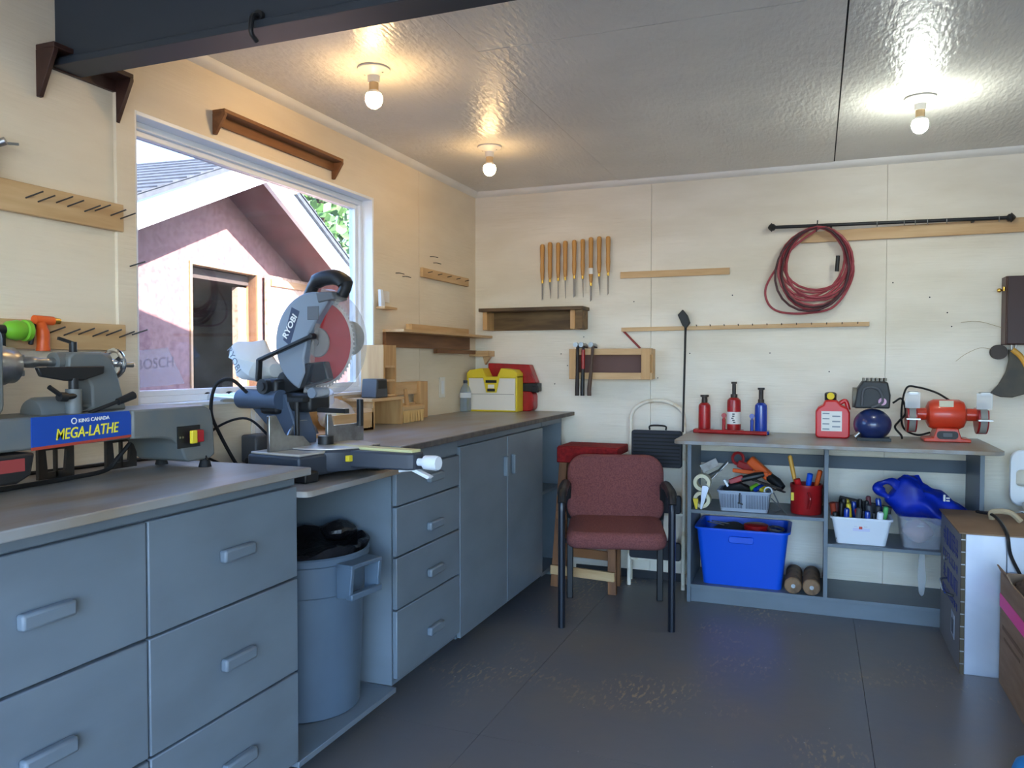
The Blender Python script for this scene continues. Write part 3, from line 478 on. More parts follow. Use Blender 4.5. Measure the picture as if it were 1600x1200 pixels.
# ================================================================== MITRE SAW
t = T('mitre_saw', 'sliding mitre saw with a red blade and grey guard on the low shelf', 'saw', (.47, -2.27, .883), R(-7.5), local=True)
t.p('base', MB().box(-.13, .09, -.24, -.06, .012, .078).box(-.13, .09, .06, .165, .012, .078).box(-.16, .05, -.08, .08, .01, .07), sawd_m, .008)
for y, q in ((-.16, .075), (.11, .05)): t.p('base_top', MB().box(-.12, .085, y-q, y+q, .078, .086), M('cast_plate', (190, 184, 176), .4, .3), .003)
for y in (-.215, .13): t.p('foot', MB().box(.06, .12, y-.03, y+.03, .0, .034), black_m, .006); t.p('foot', MB().box(-.14, -.09, y-.03, y+.03, .0, .03), black_m, .006)
t.p('turntable', MB().rev([(.145, .02), (.15, .03), (.15, .08), (.14, .09), (.02, .09)], (.0, 0, 0), n=40), sawd_m); t.p('table_plate', MB().rev([(.142, .0885), (.142, .092), (.02, .0925)], n=40), M('cast_plate', (190, 184, 176), .4, .3))
t.p('mitre_arm', MB().prism([(.06, -.07), (.34, -.035), (.36, -.02), (.36, .03), (.34, .04), (.06, .07)], 'z', .03, .084), sawd_m, .006); t.p('throat_plate', MB().box(-.05, .35, -.022, .026, .084, .0925), M('throat', (206, 204, 150), .5), .001)
t.p('pointer', MB().box(.13, .145, -.078, -.055, .05, .07), yel_m, .002); t.p('knob_stem', MB().cyl((.36, 0, .055), (.385, 0, .055), .012), whitep_m); t.p('mitre_knob', MB().rev([(.016, .38), (.022, .385), (.024, .425), (.021, .435)], (0, 0, .055), 'x', 12), whitep_m)
t.p('lock_lever', MB().prism([(.29, .018), (.34, .026), (.40, .004), (.41, .012), (.345, .036), (.29, .034)], 'y', -.012, .012), whitep_m, .002)
t.p('fence', MB().prism([(-.235, .086), (-.04, .086), (-.085, .125), (-.165, .135), (-.205, .20), (-.235, .20)], 'x', -.05, -.038), steel_m, .002); t.p('fence', MB().prism([(.03, .086), (.22, .086), (.22, .185), (.20, .15), (.06, .15), (.05, .19), (.03, .19)], 'x', -.05, -.038), steel_m, .002)
t.p('clamp_knob', MB().cyl((-.02, .0, .09), (-.02, .0, .12), .026), black_m); t.p('clamp_screw', MB().cyl((-.03, .19, .14), (-.03, .19, .235), .012), black_m); t.p('bevel_scale', MB().prism(arc(0, .09, .08, 20, 160, 12), 'x', -.125, -.12), steel_m)
t.p('rear_support', MB().prism([(-.1, .03), (-.16, .03), (-.2, .11), (-.34, .225), (-.3, .27), (-.16, .26), (-.1, .12)], 'y', -.045, .045), M('support_blue_grey', (70, 84, 104), .45), .006)
for y in (-.052, .052):
    t.p('rail_sleeve', MB().cyl((-.36, y, .24), (-.17, y, .24), .034, n=22), M('support_blue_grey', (70, 84, 104), .45)); t.p('slide_rail', MB().cyl((-.53, y, .24), (-.34, y, .24), .015), chrome_m); t.p('rail_cap', MB().cyl((-.54, y, .24), (-.53, y, .24), .019), black_m)
t.p('pivot_housing', MB().box(-.255, -.175, -.07, .07, .19, .31).box(-.18, -.05, -.04, .06, .2, .265), black_m, .012); t.p('pivot_bolt', MB().cyl((-.22, -.09, .285), (-.22, .085, .285), .026).cyl((-.22, -.095, .285), (-.22, -.09, .285), .014), black_m)
t.p('depth_stop', MB().cyl((-.09, -.06, .1), (-.09, -.06, .24), .008).box(-.12, -.05, -.075, -.045, .235, .25).box(-.03, .09, -.03, -.01, .2, .215), black_m)
BX, BZ = -.045, .433
t.p('head_arm', MB().prism([(-.245, .27), (-.2, .25), (.02, .31), (.0, .37), (-.12, .36), (-.2, .33)], 'y', -.03, .035), black_m, .005)
teeth = []
for k in range(64):
    a = 2*math.pi*k/64
    for da, r_ in ((0, .154), (.045, .146), (.09, .146)): teeth.append((BX+r_*math.cos(a+da), BZ+r_*math.sin(a+da)))
bl = t.p('blade', MB().prism(teeth, 'y', -.0025, .0), M('bright_steel', (206, 204, 200), .3, .8)); t.p('blade_face', MB().cyl((BX, -.003, BZ), (BX, .0005, BZ), .138, n=48), blade_m, parent=bl)
t.p('flange', MB().rev([(.05, -.006), (.048, -.010), (.03, -.014), (.012, -.016), (.012, -.02), (.002, -.02)], (BX, 0, BZ), 'y'), M('flange_grey', (128, 124, 122), .4, .3), parent=bl)
hp = arc(BX, BZ, .168, 62, 248, 26)+[(BX-.035, BZ-.10), (BX-.04, BZ-.05), (BX-.02, BZ+.02), (BX+.03, BZ+.09)]
hg = t.p('upper_guard', MB().prism(hp, 'y', -.035, .03), sawg_m, .006)
text('RYOBI', .032, frame((BX-.098, -.0362, BZ+.055), (.55, 0, .83), (-.83, 0, .55)), paper_m, t, 'lettering', bold=.0008, parent=hg)
t.p('badge', MB().prism([(BX-.13, BZ+.01), (BX-.10, BZ-.01), (BX-.055, BZ+.105), (BX-.09, BZ+.12)], 'y', -.0357, -.035), M('badge_blue', (44, 52, 78), .5), parent=hg)
t.p('guard_vent', MB().box(BX-.02, BX+.03, -.037, -.034, BZ+.075, BZ+.12), M('vent_grey', (92, 94, 98), .5), .003, parent=hg)
t.p('lower_guard', MB().ring(arc(BX, BZ, .182, -105, 78, 30), arc(BX, BZ, .160, -105, 78, 30), 'y', -.03, .025), guard_m); t.p('guard_cheek', MB().prism(arc(BX, BZ, .16, -105, 60, 26)+[(BX+.02, BZ)], 'y', -.03, -.029), M('clear_cheek', (210, 206, 204), .2, alpha=.05))
t.p('guard_pivot', MB().cyl((BX+.0, -.04, BZ-.168), (BX+.0, .03, BZ-.168), .018), sawg_m)
t.p('motor', MB().cyl((BX-.03, .03, BZ+.02), (BX-.03, .2, BZ+.02), .062, n=24), black_m, .006)
t.p('handle', MB().tube(curve([(BX-.05, .0, BZ+.15), (BX-.01, .0, BZ+.205), (BX+.07, .0, BZ+.215), (BX+.115, .0, BZ+.19), (BX+.10, .0, BZ+.155)], 5), [.02]*5+[.026]*11+[.02]*5, 12), black_m); t.p('handle_bracket', MB().prism([(BX+.03, BZ+.13), (BX+.1, BZ+.14), (BX+.09, BZ+.165), (BX+.02, BZ+.165)], 'y', -.04, .03), M('vent_grey', (92, 94, 98), .5), .004)
t.p('link_arm', MB().bar((BX+.012, -.05, BZ+.02), (-.262, -.06, .375), .012, .022, (0, 1, 0)).bar((-.262, -.06, .378), (-.268, -.06, .30), .012, .022, (0, 1, 0)).cyl((BX+.012, -.06, BZ+.02), (BX+.012, -.035, BZ+.02), .010), black_m, .003)
db = t.p('dust_bag', MB().tube([(-.27, 0.03, .33), (-.32, .03, .34), (-.38, .03, .37), (-.43, .03, .385), (-.455, .03, .37)], [.025, .055, .072, .065, .03], 24).lump(.03, 16, 6), cloth_m)
text('RYOBI', .035, frame((-.395, -.052, .375), (.5, 0, -.86), (.86, 0, .5)), M('bag_ink', (110, 116, 124), .7), t, parent=db)
one('power_cord', MB().tube(curve([(.16, -2.30, 1.14), (.12, -2.34, 1.19), (.07, -2.36, 1.17), (.05, -2.36, 1.08), (.06, -2.33, 1.0), (.1, -2.30, .9), (.12, -2.3, .889)], 8), .006, 8), rub_m, 'looping black cord of the mitre saw under the window', 'cord', (.12, -2.3, .883))
one('power_cord', MB().tube(curve([(.22, -2.25, .98), (.1, -2.24, 1.05), (.04, -2.33, 1.02), (.04, -2.40, .95), (.1, -2.36, .90), (.16, -2.35, .888)], 8), .0045, 8), rub_m, 'thin black cord curling from the saw to the outlet', 'cord', (.16, -2.35, .883))
t = T('charger_plug', 'grey power adapter box on the low shelf behind the saw', 'adapter', (.06, -2.12, .883)); t.p('case', MB().box(.03, .1, -2.19, -2.1, .883, .985), M('charger_grey', (74, 76, 80), .5), .008); t.p('plug', MB().cyl((.11, -2.25, .90), (.11, -2.19, .90), .011), black_m)
# ================================================================== RIGHT BENCH
t = T('storage_bench', 'grey painted workbench with open shelves against the back wall', 'bench', (2.05, -.35, 0))
zt = .868
t.p('top', MB().prism(arc(1.385, -.59, .05, 180, 270, 4)+arc(2.695, -.59, .05, 270, 360, 5)+[(2.745, -.001), (1.335, -.001)], 'z', zt-.018, zt), greyd_m, .002)
for x0 in (1.367, 2.028, 2.692): t.p('upright', MB().box(x0, x0+.019, -.37, -.002, .0 if x0 != 2.028 else .095, zt-.018), grey_m, .001)
t.p('shelf', MB().box(1.386, 2.028, -.37, -.002, .468, .485), grey_m, .001); t.p('shelf', MB().box(2.047, 2.692, -.37, -.002, .345, .361), grey_m, .001); t.p('bottom_shelf', MB().box(1.386, 2.692, -.37, -.002, .077, .095), grey_m, .001)
t.p('toe_board', MB().box(1.386, 2.692, -.352, -.335, 0, .077), grey_m, .001); t.p('back_rail', MB().box(1.386, 2.692, -.02, -.002, .69, .755), M('dark_rail', (74, 86, 96), .5))
# bottle jacks
def jack(x, y, rb, zb, ztop, mat, label, screw_r=.013, pump=True, lab=False):
    t = T('bottle_jack', label, 'jack', (x, y, zt), group='bottle jacks'); b = zt+.001
    t.p('base', MB().prism(rrect(x-rb*1.7, x+rb*1.35, y-rb*1.5, y+rb*1.3, rb*.3), 'z', b, b+.018), mat, .003)
    t.p('cylinder', MB().rev([(rb, b+.018), (rb*1.02, b+.03), (rb, zb-.025), (rb*.95, zb-.012), (rb*.6, zb)], (x, y, 0), n=24), mat)
    t.p('ram', MB().rev([(rb*.5, zb), (rb*.5, zb+.018), (screw_r, zb+.019), (screw_r, ztop-.012), (screw_r*1.5, ztop-.01), (screw_r*1.5, ztop)], (x, y, 0), n=18), iron_m)
    if pump: t.p('pump', MB().cyl((x-rb*1.38, y-.02, b+.012), (x-rb*1.38, y-.02, b+.075), .009).cyl((x-rb*1.38, y-.028, b+.095), (x-rb*1.38, y-.012, b+.095), .013).cyl((x-rb*1.38, y-.02, b+.07), (x-rb*1.38, y-.02, b+.088), .006), mat)
    if lab:
        lb = t.p('label', MB().rev([(rb*1.03, b+.05), (rb*1.03, b+.115)], (x, y, 0), n=24, caps=False), paper_m)
        for k in range(5): t.p('print', MB().cbox((x+rnd.uniform(-.012, .012), y-rb*1.02, b+.06+.011*k), (.012, .004, .006)), ink_m, parent=lb)
jack(1.42, -.13, .032, 1.03, 1.072, redm_m, 'short rusty red bottle jack, leftmost on the bench', .015, False)
jack(1.575, -.13, .036, 1.06, 1.145, redm_m, 'taller dark red bottle jack with a white label', .010, True, True)
jack(1.715, -.14, .032, 1.035, 1.115, bluem_m, 'blue bottle jack on the bench', .012)
one('jack_handle', MB().cyl((1.40, -.20, zt+.012), (1.75, -.235, zt+.012), .011), redm_m, 'red steel jack handle lying in front of the jacks', 'handle', (1.57, -.21, zt))
# petrol can
t = T('petrol_can', 'red plastic petrol can with a black and yellow cap', 'can', (2.065, -.2, zt)); gx0, gx1 = 1.985, 2.145
t.p('body', MB().prism([(gx0, zt+.012), (gx0+.012, zt+.001), (gx1-.012, zt+.001), (gx1, zt+.012), (gx1, 1.0), (gx1-.012, 1.022), (2.105, 1.035), (2.085, 1.06), (2.03, 1.06), (2.02, 1.035), (gx0+.012, 1.022), (gx0, 1.0)], 'y', -.26, -.13), red_m, .012, seg=3)
t.p('cap', MB().cyl((2.055, -.2, 1.058), (2.055, -.21, 1.092), .028, n=20), black_m, .002); t.p('cap_disc', MB().cyl((2.055, -.232, 1.078), (2.055, -.238, 1.08), .018), yel_m); t.p('handle', MB().tube(curve([(2.095, -.2, 1.04), (2.125, -.2, 1.055), (2.14, -.2, 1.01)], 5), .011, 10), red_m)
lb = t.p('label', MB().box(2.012, 2.108, -.2615, -.26, .905, 1.005), paper_m)
for k in range(7): t.p('print', MB().box(2.018+(k % 2)*.045, 2.05+(k % 2)*.05, -.2622, -.2615, .912+.013*k, .918+.013*k), M('print_grey', (130, 140, 150), .6), parent=lb)
# compressor
t = T('air_compressor', 'small air compressor with a dark blue round tank', 'compressor', (2.245, -.28, zt)); cx, cy = 2.245, -.28
t.p('tank', MB().ball((cx, cy, .945), (.086, .086, .078), 28, 18), navy_m); [t.p('foot', MB().bar((cx-.07, cy+q, zt+.008), (cx+.08, cy+q, zt+.008), .014, .014), black_m) for q in (-.05, .05)]
pm = t.p('pump_head', MB().prism([(cx-.085, 1.025), (cx+.075, 1.025), (cx+.078, 1.09), (cx+.065, 1.155), (cx-.045, 1.16), (cx-.07, 1.12)], 'y', cy-.03, cy+.09), M('pump_black', (46, 48, 50), .5), .008)
for k in range(6): t.p('cooling_fin', MB().box(cx-.045+.019*k, cx-.035+.019*k, cy-.025, cy+.085, 1.157, 1.172), M('fin_grey', (120, 116, 104), .5), parent=pm)
t.p('gauge', MB().cyl((cx+.04, cy-.05, 1.06), (cx+.04, cy-.03, 1.06), .018), M('gauge_pink', (206, 160, 190), .4), parent=pm); t.p('side_cover', MB().cyl((cx-.09, cy+.03, 1.075), (cx-.07, cy+.03, 1.075), .05), M('fin_grey', (120, 116, 104), .5), parent=pm)
t.p('air_line', MB().tube(curve([(cx-.05, cy-.04, 1.04), (cx-.04, cy-.05, 1.12), (cx+.02, cy-.05, 1.12), (cx+.04, cy-.05, 1.06), (cx-.01, cy-.06, 1.03)], 7), .006, 8), M('line_grey', (84, 86, 90), .5)); t.p('valve', MB().cyl((cx-.08, cy-.06, zt+.02), (cx-.06, cy-.06, zt+.04), .012), steel_m)
one('power_cord', MB().tube(curve([(2.34, -.22, 1.05), (2.38, -.2, 1.07), (2.40, -.18, 1.0), (2.37, -.2, .96), (2.35, -.22, .93), (2.375, -.24, .895), (2.38, -.25, .878)], 8), .005, 8), rub_m, 'black compressor cord with plug beside the blue tank', 'cord', (2.38, -.25, zt))
# bench grinder
t = T('bench_grinder', 'orange-red double wheel bench grinder on the bench end', 'grinder', (2.57, -.2, zt)); gx, gy = 2.572, -.2
t.p('base', MB().prism([(gx-.1, zt+.001), (gx+.1, zt+.001), (gx+.1, zt+.016), (gx+.06, zt+.02), (gx+.045, .935), (gx-.045, .935), (gx-.06, zt+.02), (gx-.1, zt+.016)], 'y', gy-.07, gy+.07), orng_m, .004); t.p('switch_plate', MB().prism(rrect(gx-.045, gx+.045, .884, .922, .016), 'y', gy-.073, gy-.07), black_m); t.p('switch', MB().box(gx-.02, gx+.02, gy-.077, gy-.073, .893, .913), M('vent_grey', (92, 94, 98), .5), .002)
t.p('motor', MB().rev([(.04, -.085), (.062, -.075), (.072, -.055), (.072, .055), (.062, .075), (.04, .085)], (gx, gy, .998), 'x', 28), orng_m); t.p('axle_cover', MB().cyl((gx-.13, gy, .998), (gx+.13, gy, .998), .03), orng_m); t.p('plate', MB().cbox((gx-.005, gy-.055, 1.048), (.06, .01, .036)).xf(Matrix.Identity(4)), M('plate_cream', (210, 204, 176), .5))
for s in (-1, 1):
    x = gx+s*.15; wg = t.p('wheel_guard', MB().prism(arc(gy, .985, .078, 150, 395, 22), 'x', x-.022, x+.022), redm_m, .003)
    t.p('wheel', MB().cyl((x-.014, gy-.012, .985), (x+.014, gy-.012, .985), .074, n=30), M('stone_grey', (140, 138, 132), .8), parent=wg); t.p('eye_shield', MB().box(x-.035, x+.03, gy-.092, gy-.088, 1.03, 1.105), clear_m, parent=wg); t.p('shield_clip', MB().box(x-.02, x+.022, gy-.09, gy-.04, 1.09, 1.11), steel_m, .003, parent=wg); t.p('tool_rest', MB().box(x-.03, x+.03, gy-.115, gy-.075, .975, .982), steel_m, parent=wg)
one('power_cord', MB().tube(curve([(2.60, -.15, 1.06), (2.54, -.12, 1.10), (2.46, -.10, 1.125), (2.41, -.1, 1.12), (2.39, -.1, 1.02), (2.40, -.08, .92), (2.46, -.09, .885), (2.52, -.1, .9)], 8), .005, 8), rub_m, 'black grinder cord arching over to the wall', 'cord', (2.45, -.1, zt))
# ---- shelf contents
zs = .486
t = T('plastic_basket', 'grey slotted plastic basket of small tools on the upper shelf', 'basket', (1.645, -.28, zs))
tray(t, 'basket', basket_m, 1.52, 1.775, -.36, -.2, zs, .593, .012, .004, .015, .006)
for k in range(30):
    if k in (14, 15): continue
    x = 1.535+.0078*k; t.p('slot', MB().box(x, x+.003, -.3595, -.3545, .505, .575), M('slot_dark', (84, 94, 112), .6))
def scrap(name, mb, mat, label, cat, loc, bevel=.003, group='tools heaped in the grey basket'): return one(name, mb, mat, label, cat, loc, group, bevel)
scrap('glove', MB().ball((1.61, -.28, .60), (.07, .06, .03), 16, 10).lump(.02, 18, 8), rub_m, 'crumpled black glove in the grey basket', 'glove', (1.61, -.28, .58))
t = T('hand_tool', 'red and black pliers-like tool lying across the basket', 'tool', (1.67, -.29, .63), group='tools heaped in the grey basket'); t.p('head', MB().bar((1.57, -.29, .625), (1.64, -.29, .655), .03, .03), redm_m, .005); t.p('handle', MB().tube([(1.63, -.29, .645), (1.70, -.29, .665), (1.74, -.28, .675)], [.016, .018, .012], 10), black_m); t.p('blade', MB().bar((1.545, -.3, .64), (1.575, -.3, .59), .02, .012), whitep_m, .002)
t = T('nail_gun', 'orange and black power tool leaning behind the basket', 'tool', (1.72, -.18, .6), group='tools heaped in the grey basket'); t.p('body', MB().bar((1.66, -.16, .735), (1.765, -.18, .645), .045, .05), oran_m, .01); t.p('loop', MB().tube([(1.60+.028*math.cos(R(a)), -.15, .735+.03*math.sin(R(a))) for a in range(0, 360, 20)], .008, 8, closed=True), redm_m); t.p('arm', MB().bar((1.60, -.15, .71), (1.68, -.16, .68), .03, .04), redm_m, .006); t.p('nose', MB().tube([(1.76, -.18, .65), (1.80, -.2, .625), (1.83, -.22, .60)], [.024, .026, .018], 12), black_m)
scrap('joist_hanger', MB().bar((1.44, -.20, .60), (1.55, -.18, .72), .07, .004).bar((1.42, -.24, .68), (1.50, -.21, .72), .004, .045).bar((1.43, -.24, .63), (1.52, -.2, .68), .045, .004), steel_m, 'galvanised steel joist hanger left of the basket', 'bracket', (1.48, -.28, .59), .001)
scrap('pliers', MB().bar((1.66, -.27, .66), (1.80, -.31, .60), .012, .01).bar((1.68, -.25, .64), (1.83, -.29, .605), .012, .01).bar((1.80, -.30, .605), (1.845, -.33, .595), .02, .006), iron_m, 'dark steel pliers poking out of the basket', 'pliers', (1.75, -.28, .59), .002)
scrap('scissors', MB().bar((1.58, -.22, .68), (1.76, -.25, .67), .014, .02), oran_m, 'orange handled strip across the basket tools', 'tool', (1.67, -.24, .66))
for k, (x, c, l) in enumerate(((1.685, lime_m, 'green'), (1.715, bluem_m, 'blue'), (1.745, yel_m, 'yellow'))): scrap('marker', MB().cyl((x-.015, -.30, .594), (x+.02, -.25, .612), .012), c, l+' marker in the grey basket', 'marker', (x, -.28, .59), 0)
scrap('tape_ring', MB().rev([(.022, -.335), (.022, -.32), (.015, -.32), (.015, -.335)], (1.765, 0, .597), 'y', 20, caps=False), whitep_m, 'white tape ring at the basket corner', 'ring', (1.765, -.33, .576), 0)
scrap('bar_clamp', MB().tube([(1.79, -.33, .59), (1.83, -.36, .515), (1.80, -.365, .50), (1.79, -.366, .505)], .004, 6).tube([(1.78, -.33, .56), (1.86, -.365, .49)], .003, 6), steel_m, 'bent steel rods hanging over the basket side', 'rod', (1.81, -.35, .487), 0)
scrap('black_clip', MB().bar((1.63, -.372, .585), (1.63, -.37, .535), .006, .008).bar((1.62, -.372, .535), (1.645, -.37, .528), .008, .006), black_m, 'black clip on the basket front', 'clip', (1.63, -.37, .525), .001)
for k, z in enumerate((.621, .531)): scrap('tape_roll', MB().rev([(.044, -.03), (.044, .03), (.026, .03), (.026, -.03), (.044, -.03)], (1.434, -.3, z), 'y', 28, caps=False), M('tape_cream', (222, 214, 180), .35), ('upper' if k == 0 else 'lower')+' roll of pale packing tape at the shelf side', 'tape roll', (1.434, -.3, z-.044), 0, 'tape rolls')
scrap('scraper', MB().prism([(1.405, .487), (1.415, .487), (1.42, .54), (1.392, .54)], 'y', -.355, -.345), yel_m, 'yellow scraper under the tape rolls', 'scraper', (1.41, -.33, .487), .001, None)
scrap('steel_plate', MB().prism([(1.43, .487), (1.44, .487), (1.475, .60), (1.465, .61), (1.44, .61)], 'y', -.36, -.345), alu_m, 'bent sheet metal piece standing by the tape', 'plate', (1.45, -.3, .487), .001, None)
t = T('red_canister', 'red metal canister holding hand tools', 'canister', (1.945, -.26, zs)); rx, ry = 1.945, -.26
t.p('can', MB().rev([(.072, zs), (.075, zs+.006), (.075, .61), (.078, .618), (.078, .635), (.072, .635), (.07, .62), (.07, zs+.01)], (rx, ry, 0), n=32), redm_m); t.p('handle', MB().tube(curve([(rx+.01, ry-.077, .6), (rx+.02, ry-.095, .57), (rx+.01, ry-.077, .52)], 5), .007, 8), redm_m); t.p('label', MB().cbox((rx-.062, ry-.044, .573), (.02, .006, .04)), yel_m)
for lab, c, p0, p1, r0 in (('blue handled chisel in the red canister', blue_m, (1.95, -.28, .60), (1.963, -.29, .69), .014), ('orange handled screwdriver in the red canister', oran_m, (1.985, -.26, .60), (2.01, -.27, .705), .012), ('wooden handled file leaning in the red canister', ywood_m, (1.90, -.27, .60), (1.865, -.26, .77), .011), ('red tube in the red canister', red_m, (1.915, -.28, .60), (1.90, -.29, .66), .016)):
    p0, p1 = Vector(p0), Vector(p1); t2 = T('hand_tool', lab, 'tool', p0, group='tools in the red canister'); t2.p('handle', MB().tube([p0+(p1-p0)*.25, p0+(p1-p0)*.5, p1, p1+(p1-p0)*.03], [r0*.8, r0, r0, r0*.5], 12), c); t2.p('shank', MB().cyl(p0-(p1-p0)*.1, p0+(p1-p0)*.26, r0*.4), iron_m)
t = T('storage_tote', 'large blue plastic tote on the bottom shelf', 'tote', (1.635, -.2, .096)); tray(t, 'tub', blue_m, 1.412, 1.862, -.36, -.03, .096, .395, .03, .005, .03, .012)
t.p('grip', MB().prism(rrect(1.575, 1.70, .325, .36, .012), 'y', -.372, -.35), blue_m, .004)
for lab, mb, mt in (('red round lid inside the blue tote', MB().rev([(.06, .375), (.062, .40), (.05, .405)], (1.70, -.22, 0), n=28), redm_m), ('steel straps inside the blue tote', MB().bar((1.46, -.28, .41), (1.55, -.22, .385), .02, .004).bar((1.48, -.25, .41), (1.56, -.2, .39), .014, .004), steel_m), ('tangle of grey wire in the blue tote', MB().tube([(1.80+.04*math.cos(k*.8), -.25+.05*math.sin(k*.8), .385+.002*(k % 7)) for k in range(40)], .003, 6), steel_m), ('dark bag of hardware in the blue tote', MB().ball((1.6, -.2, .33), (.14, .11, .055)).lump(.03, 10), M('hardware', (60, 58, 60), .6))):
    c = mb.v[0].copy(); one('tote_item', mb, mt, lab, 'item', c, 'things in the blue tote')
for x, lab in ((1.888, 'left wooden roller with a bolt in its end'), (1.974, 'right wooden roller with a dark stained end')):
    t = T('wood_roller', lab+' on the bottom shelf', 'roller', (x, -.25, .096), group='wooden rollers'); t.p('log', MB().rev([(.036, -.375), (.041, -.37), (.041, -.1), (.036, -.095)], (x, 0, .138), 'y', 26), M('roller_wood', (142, 112, 82), .7, c2=(84, 66, 50), scale=(14, 14, 14), lo=.45, hi=.7)); t.p('bolt', MB().cyl((x+.002, -.379, .137), (x+.002, -.374, .137), .010), steel_m)
# white tub of screwdrivers
z3 = .362
t = T('plastic_tub', 'white plastic tub packed with screwdrivers', 'tub', (2.195, -.26, z3)); tray(t, 'tub', whitep_m, 2.065, 2.33, -.36, -.16, z3, .495, .022, .004, .02, .008)
lb = t.p('label', MB().box(2.16, 2.235, -.353, -.351, .43, .475), M('label_pale', (206, 210, 236), .6))
for k in range(3): t.p('print', MB().box(2.165+.022*k, 2.18+.022*k, -.3545, -.353, .452-.012*(k % 2), .47-.012*(k % 2)), M('print_mix%d' % k, ((120, 130, 190), (200, 80, 70), (70, 80, 90))[k], .6), parent=lb)
cols = {'black': black_m, 'navy blue': bluem_m, 'red': redm_m, 'green': M('sd_green', (90, 180, 100), .4), 'white': whitep_m, 'yellow': yel_m, 'maroon': M('sd_maroon', (110, 50, 56), .5), 'dark grey': M('sd_grey', (66, 68, 72), .5)}
ords_ = ['first', 'second', 'third', 'fourth', 'fifth']; seq = ['black', 'navy blue', 'dark grey', 'navy blue', 'white', 'black', 'yellow', 'red', 'dark grey', 'green', 'maroon', 'black', 'navy blue', 'black', 'dark grey', 'black', 'yellow', 'black', 'maroon', 'navy blue']
for k, cn in enumerate(seq):
    x = 2.085+.047*(k % 5)+.018*((k//5) % 2)+rnd.uniform(-.006, .006); y = -.335+.045*(k//5); h = .525+.014*(k//5)+rnd.uniform(-.012, .02); r0 = rnd.uniform(.011, .015); lean = rnd.uniform(-.02, .02)
    t = T('screwdriver', '%s handled screwdriver, %s from left in the %s row of the white tub' % (cn, ords_[k % 5], ('front', 'second', 'third', 'back')[k//5]), 'screwdriver', (x, y, .42), group='screwdrivers in the white tub')
    t.p('handle', MB().tube([(x, y, .44), (x+lean*.3, y-.004, .455), (x+lean, y-.012, h-.006), (x+lean, y-.013, h)], [r0*.7, r0, r0, r0*.75], 12), cols[cn]); t.p('shank', MB().cyl((x, y+.002, .38), (x, y, .445), .003, n=8), steel_m)
one('red_handle_tool', MB().tube([(2.075, -.33, .50), (2.066, -.34, .56)], [.013, .015], 12), M('rust_handle', (150, 56, 34), .5), 'rust red tool handle at the left of the white tub', 'tool', (2.075, -.33, .48))
one('flat_case', MB().bar((2.10, -.17, .545), (2.34, -.19, .505), .02, .05), black_m, 'flat black tool case lying behind the screwdrivers', 'case', (2.2, -.18, .5), bevel=.004)
t = T('clear_box', 'clear plastic box of pink cloths under the blue bag', 'box', (2.44, -.26, z3)); tray(t, 'tub', M('clear_tub', (210, 216, 226), .25, alpha=.25), 2.37, 2.56, -.35, -.1, z3, .515, .015, .003, .02, .008); t.p('contents', MB().ball((2.455, -.24, .43), (.07, .085, .052)).lump(.016, 14, 3), M('pink_cloth', (206, 178, 178), .8))
t = T('blue_bag', 'crumpled bright blue bag slumped over the clear box', 'bag', (2.48, -.2, .45)); B = MB().ball((2.50, -.2, .565), (.17, .13, .10), 40, 26); B.lump(.05, 6, 1); B.lump(.022, 17, 2)
for i, p in enumerate(B.v):
    if p.x > 2.5: p.z -= (p.x-2.5)*.35; 
    if abs(p.x-2.41) < .05 and p.z > .6: p.z += .035
    p.x = min(p.x, 2.686); p.y = min(p.y, -.03); p.z = max(p.z, .47)
bo = t.p('bag', B, bag_m, ang=60); t.p('loop', MB().tube(curve([(2.42, -.25, .60), (2.34, -.27, .665), (2.285, -.26, .655), (2.29, -.26, .61), (2.36, -.27, .575), (2.42, -.27, .56)], 6), [.02+.008*math.sin(k*.5) for k in range(31)], 10).lump(.012, 20), bag_m)
for k, (x, z, w_, h_) in enumerate(((2.555, .63, .008, .03), (2.57, .63, .014, .006), (2.57, .618, .014, .005), (2.455, .49, .03, .006), (2.46, .502, .018, .005))): t.p('print', MB().cbox((x, -.325-.004*(k > 2), z-.02), (w_, .012, h_)), paper_m, parent=bo)
one('clear_wedge', MB().prism([(2.462, .344), (2.482, .344), (2.49, .2), (2.482, .13), (2.472, .118), (2.462, .13), (2.455, .2)], 'y', -.27, -.24), clear_m, 'clear plastic strip hanging below the right shelf', 'strip', (2.472, -.25, .118))
# ================================================================== CHAIR
fd = Vector((.1235, -.4775)).normalized(); crz = math.atan2(fd.y, fd.x)+math.pi/2           # local -y is the front
t = T('armchair', 'maroon fabric office armchair with black metal frame', 'chair', (1.0625, -.686, 0), crz, local=True)
hw_, hd = .255, .245
t.p('seat', MB().prism(rrect(-.235, .235, -.27, .20, .07, 6), 'z', .375, .455), fab_m, .03, seg=4)
bk = MB().prism(rrect(-.25, .25, -.18, .18, .09, 7), 'y', -.03, .03); bk.xf(Matrix.Translation((0, .235, .585)) @ Matrix.Rotation(R(-8), 4, 'X'))
for p in bk.v: p.y += -.9*(p.x**2)*.4
t.p('backrest', bk, fab_m, .02, seg=3)
for s in (-1, 1):
    t.p('leg', MB().tube(curve([(s*hw_, -hd, .0), (s*hw_, -hd, .55), (s*hw_, -hd+.01, .612)], 3), .017, 10), M('frame_black', (34, 38, 46), .3, .3)); t.p('leg', MB().box(s*.235-.016, s*.235+.016, hd-.03, hd, 0, .5), black_m, .004)
    t.p('armrest', MB().tube(curve([(s*hw_, -hd-.01, .59), (s*hw_, -hd+.02, .628), (s*hw_, -.1, .635), (s*hw_, .1, .625), (s*hw_, .2, .61)], 4), [.02]*4+[.024]*12+[.02], 10), black_m); t.p('arm_support', MB().bar((s*.245, .17, .615), (s*.235, .235, .42), .03, .035), black_m, .004)
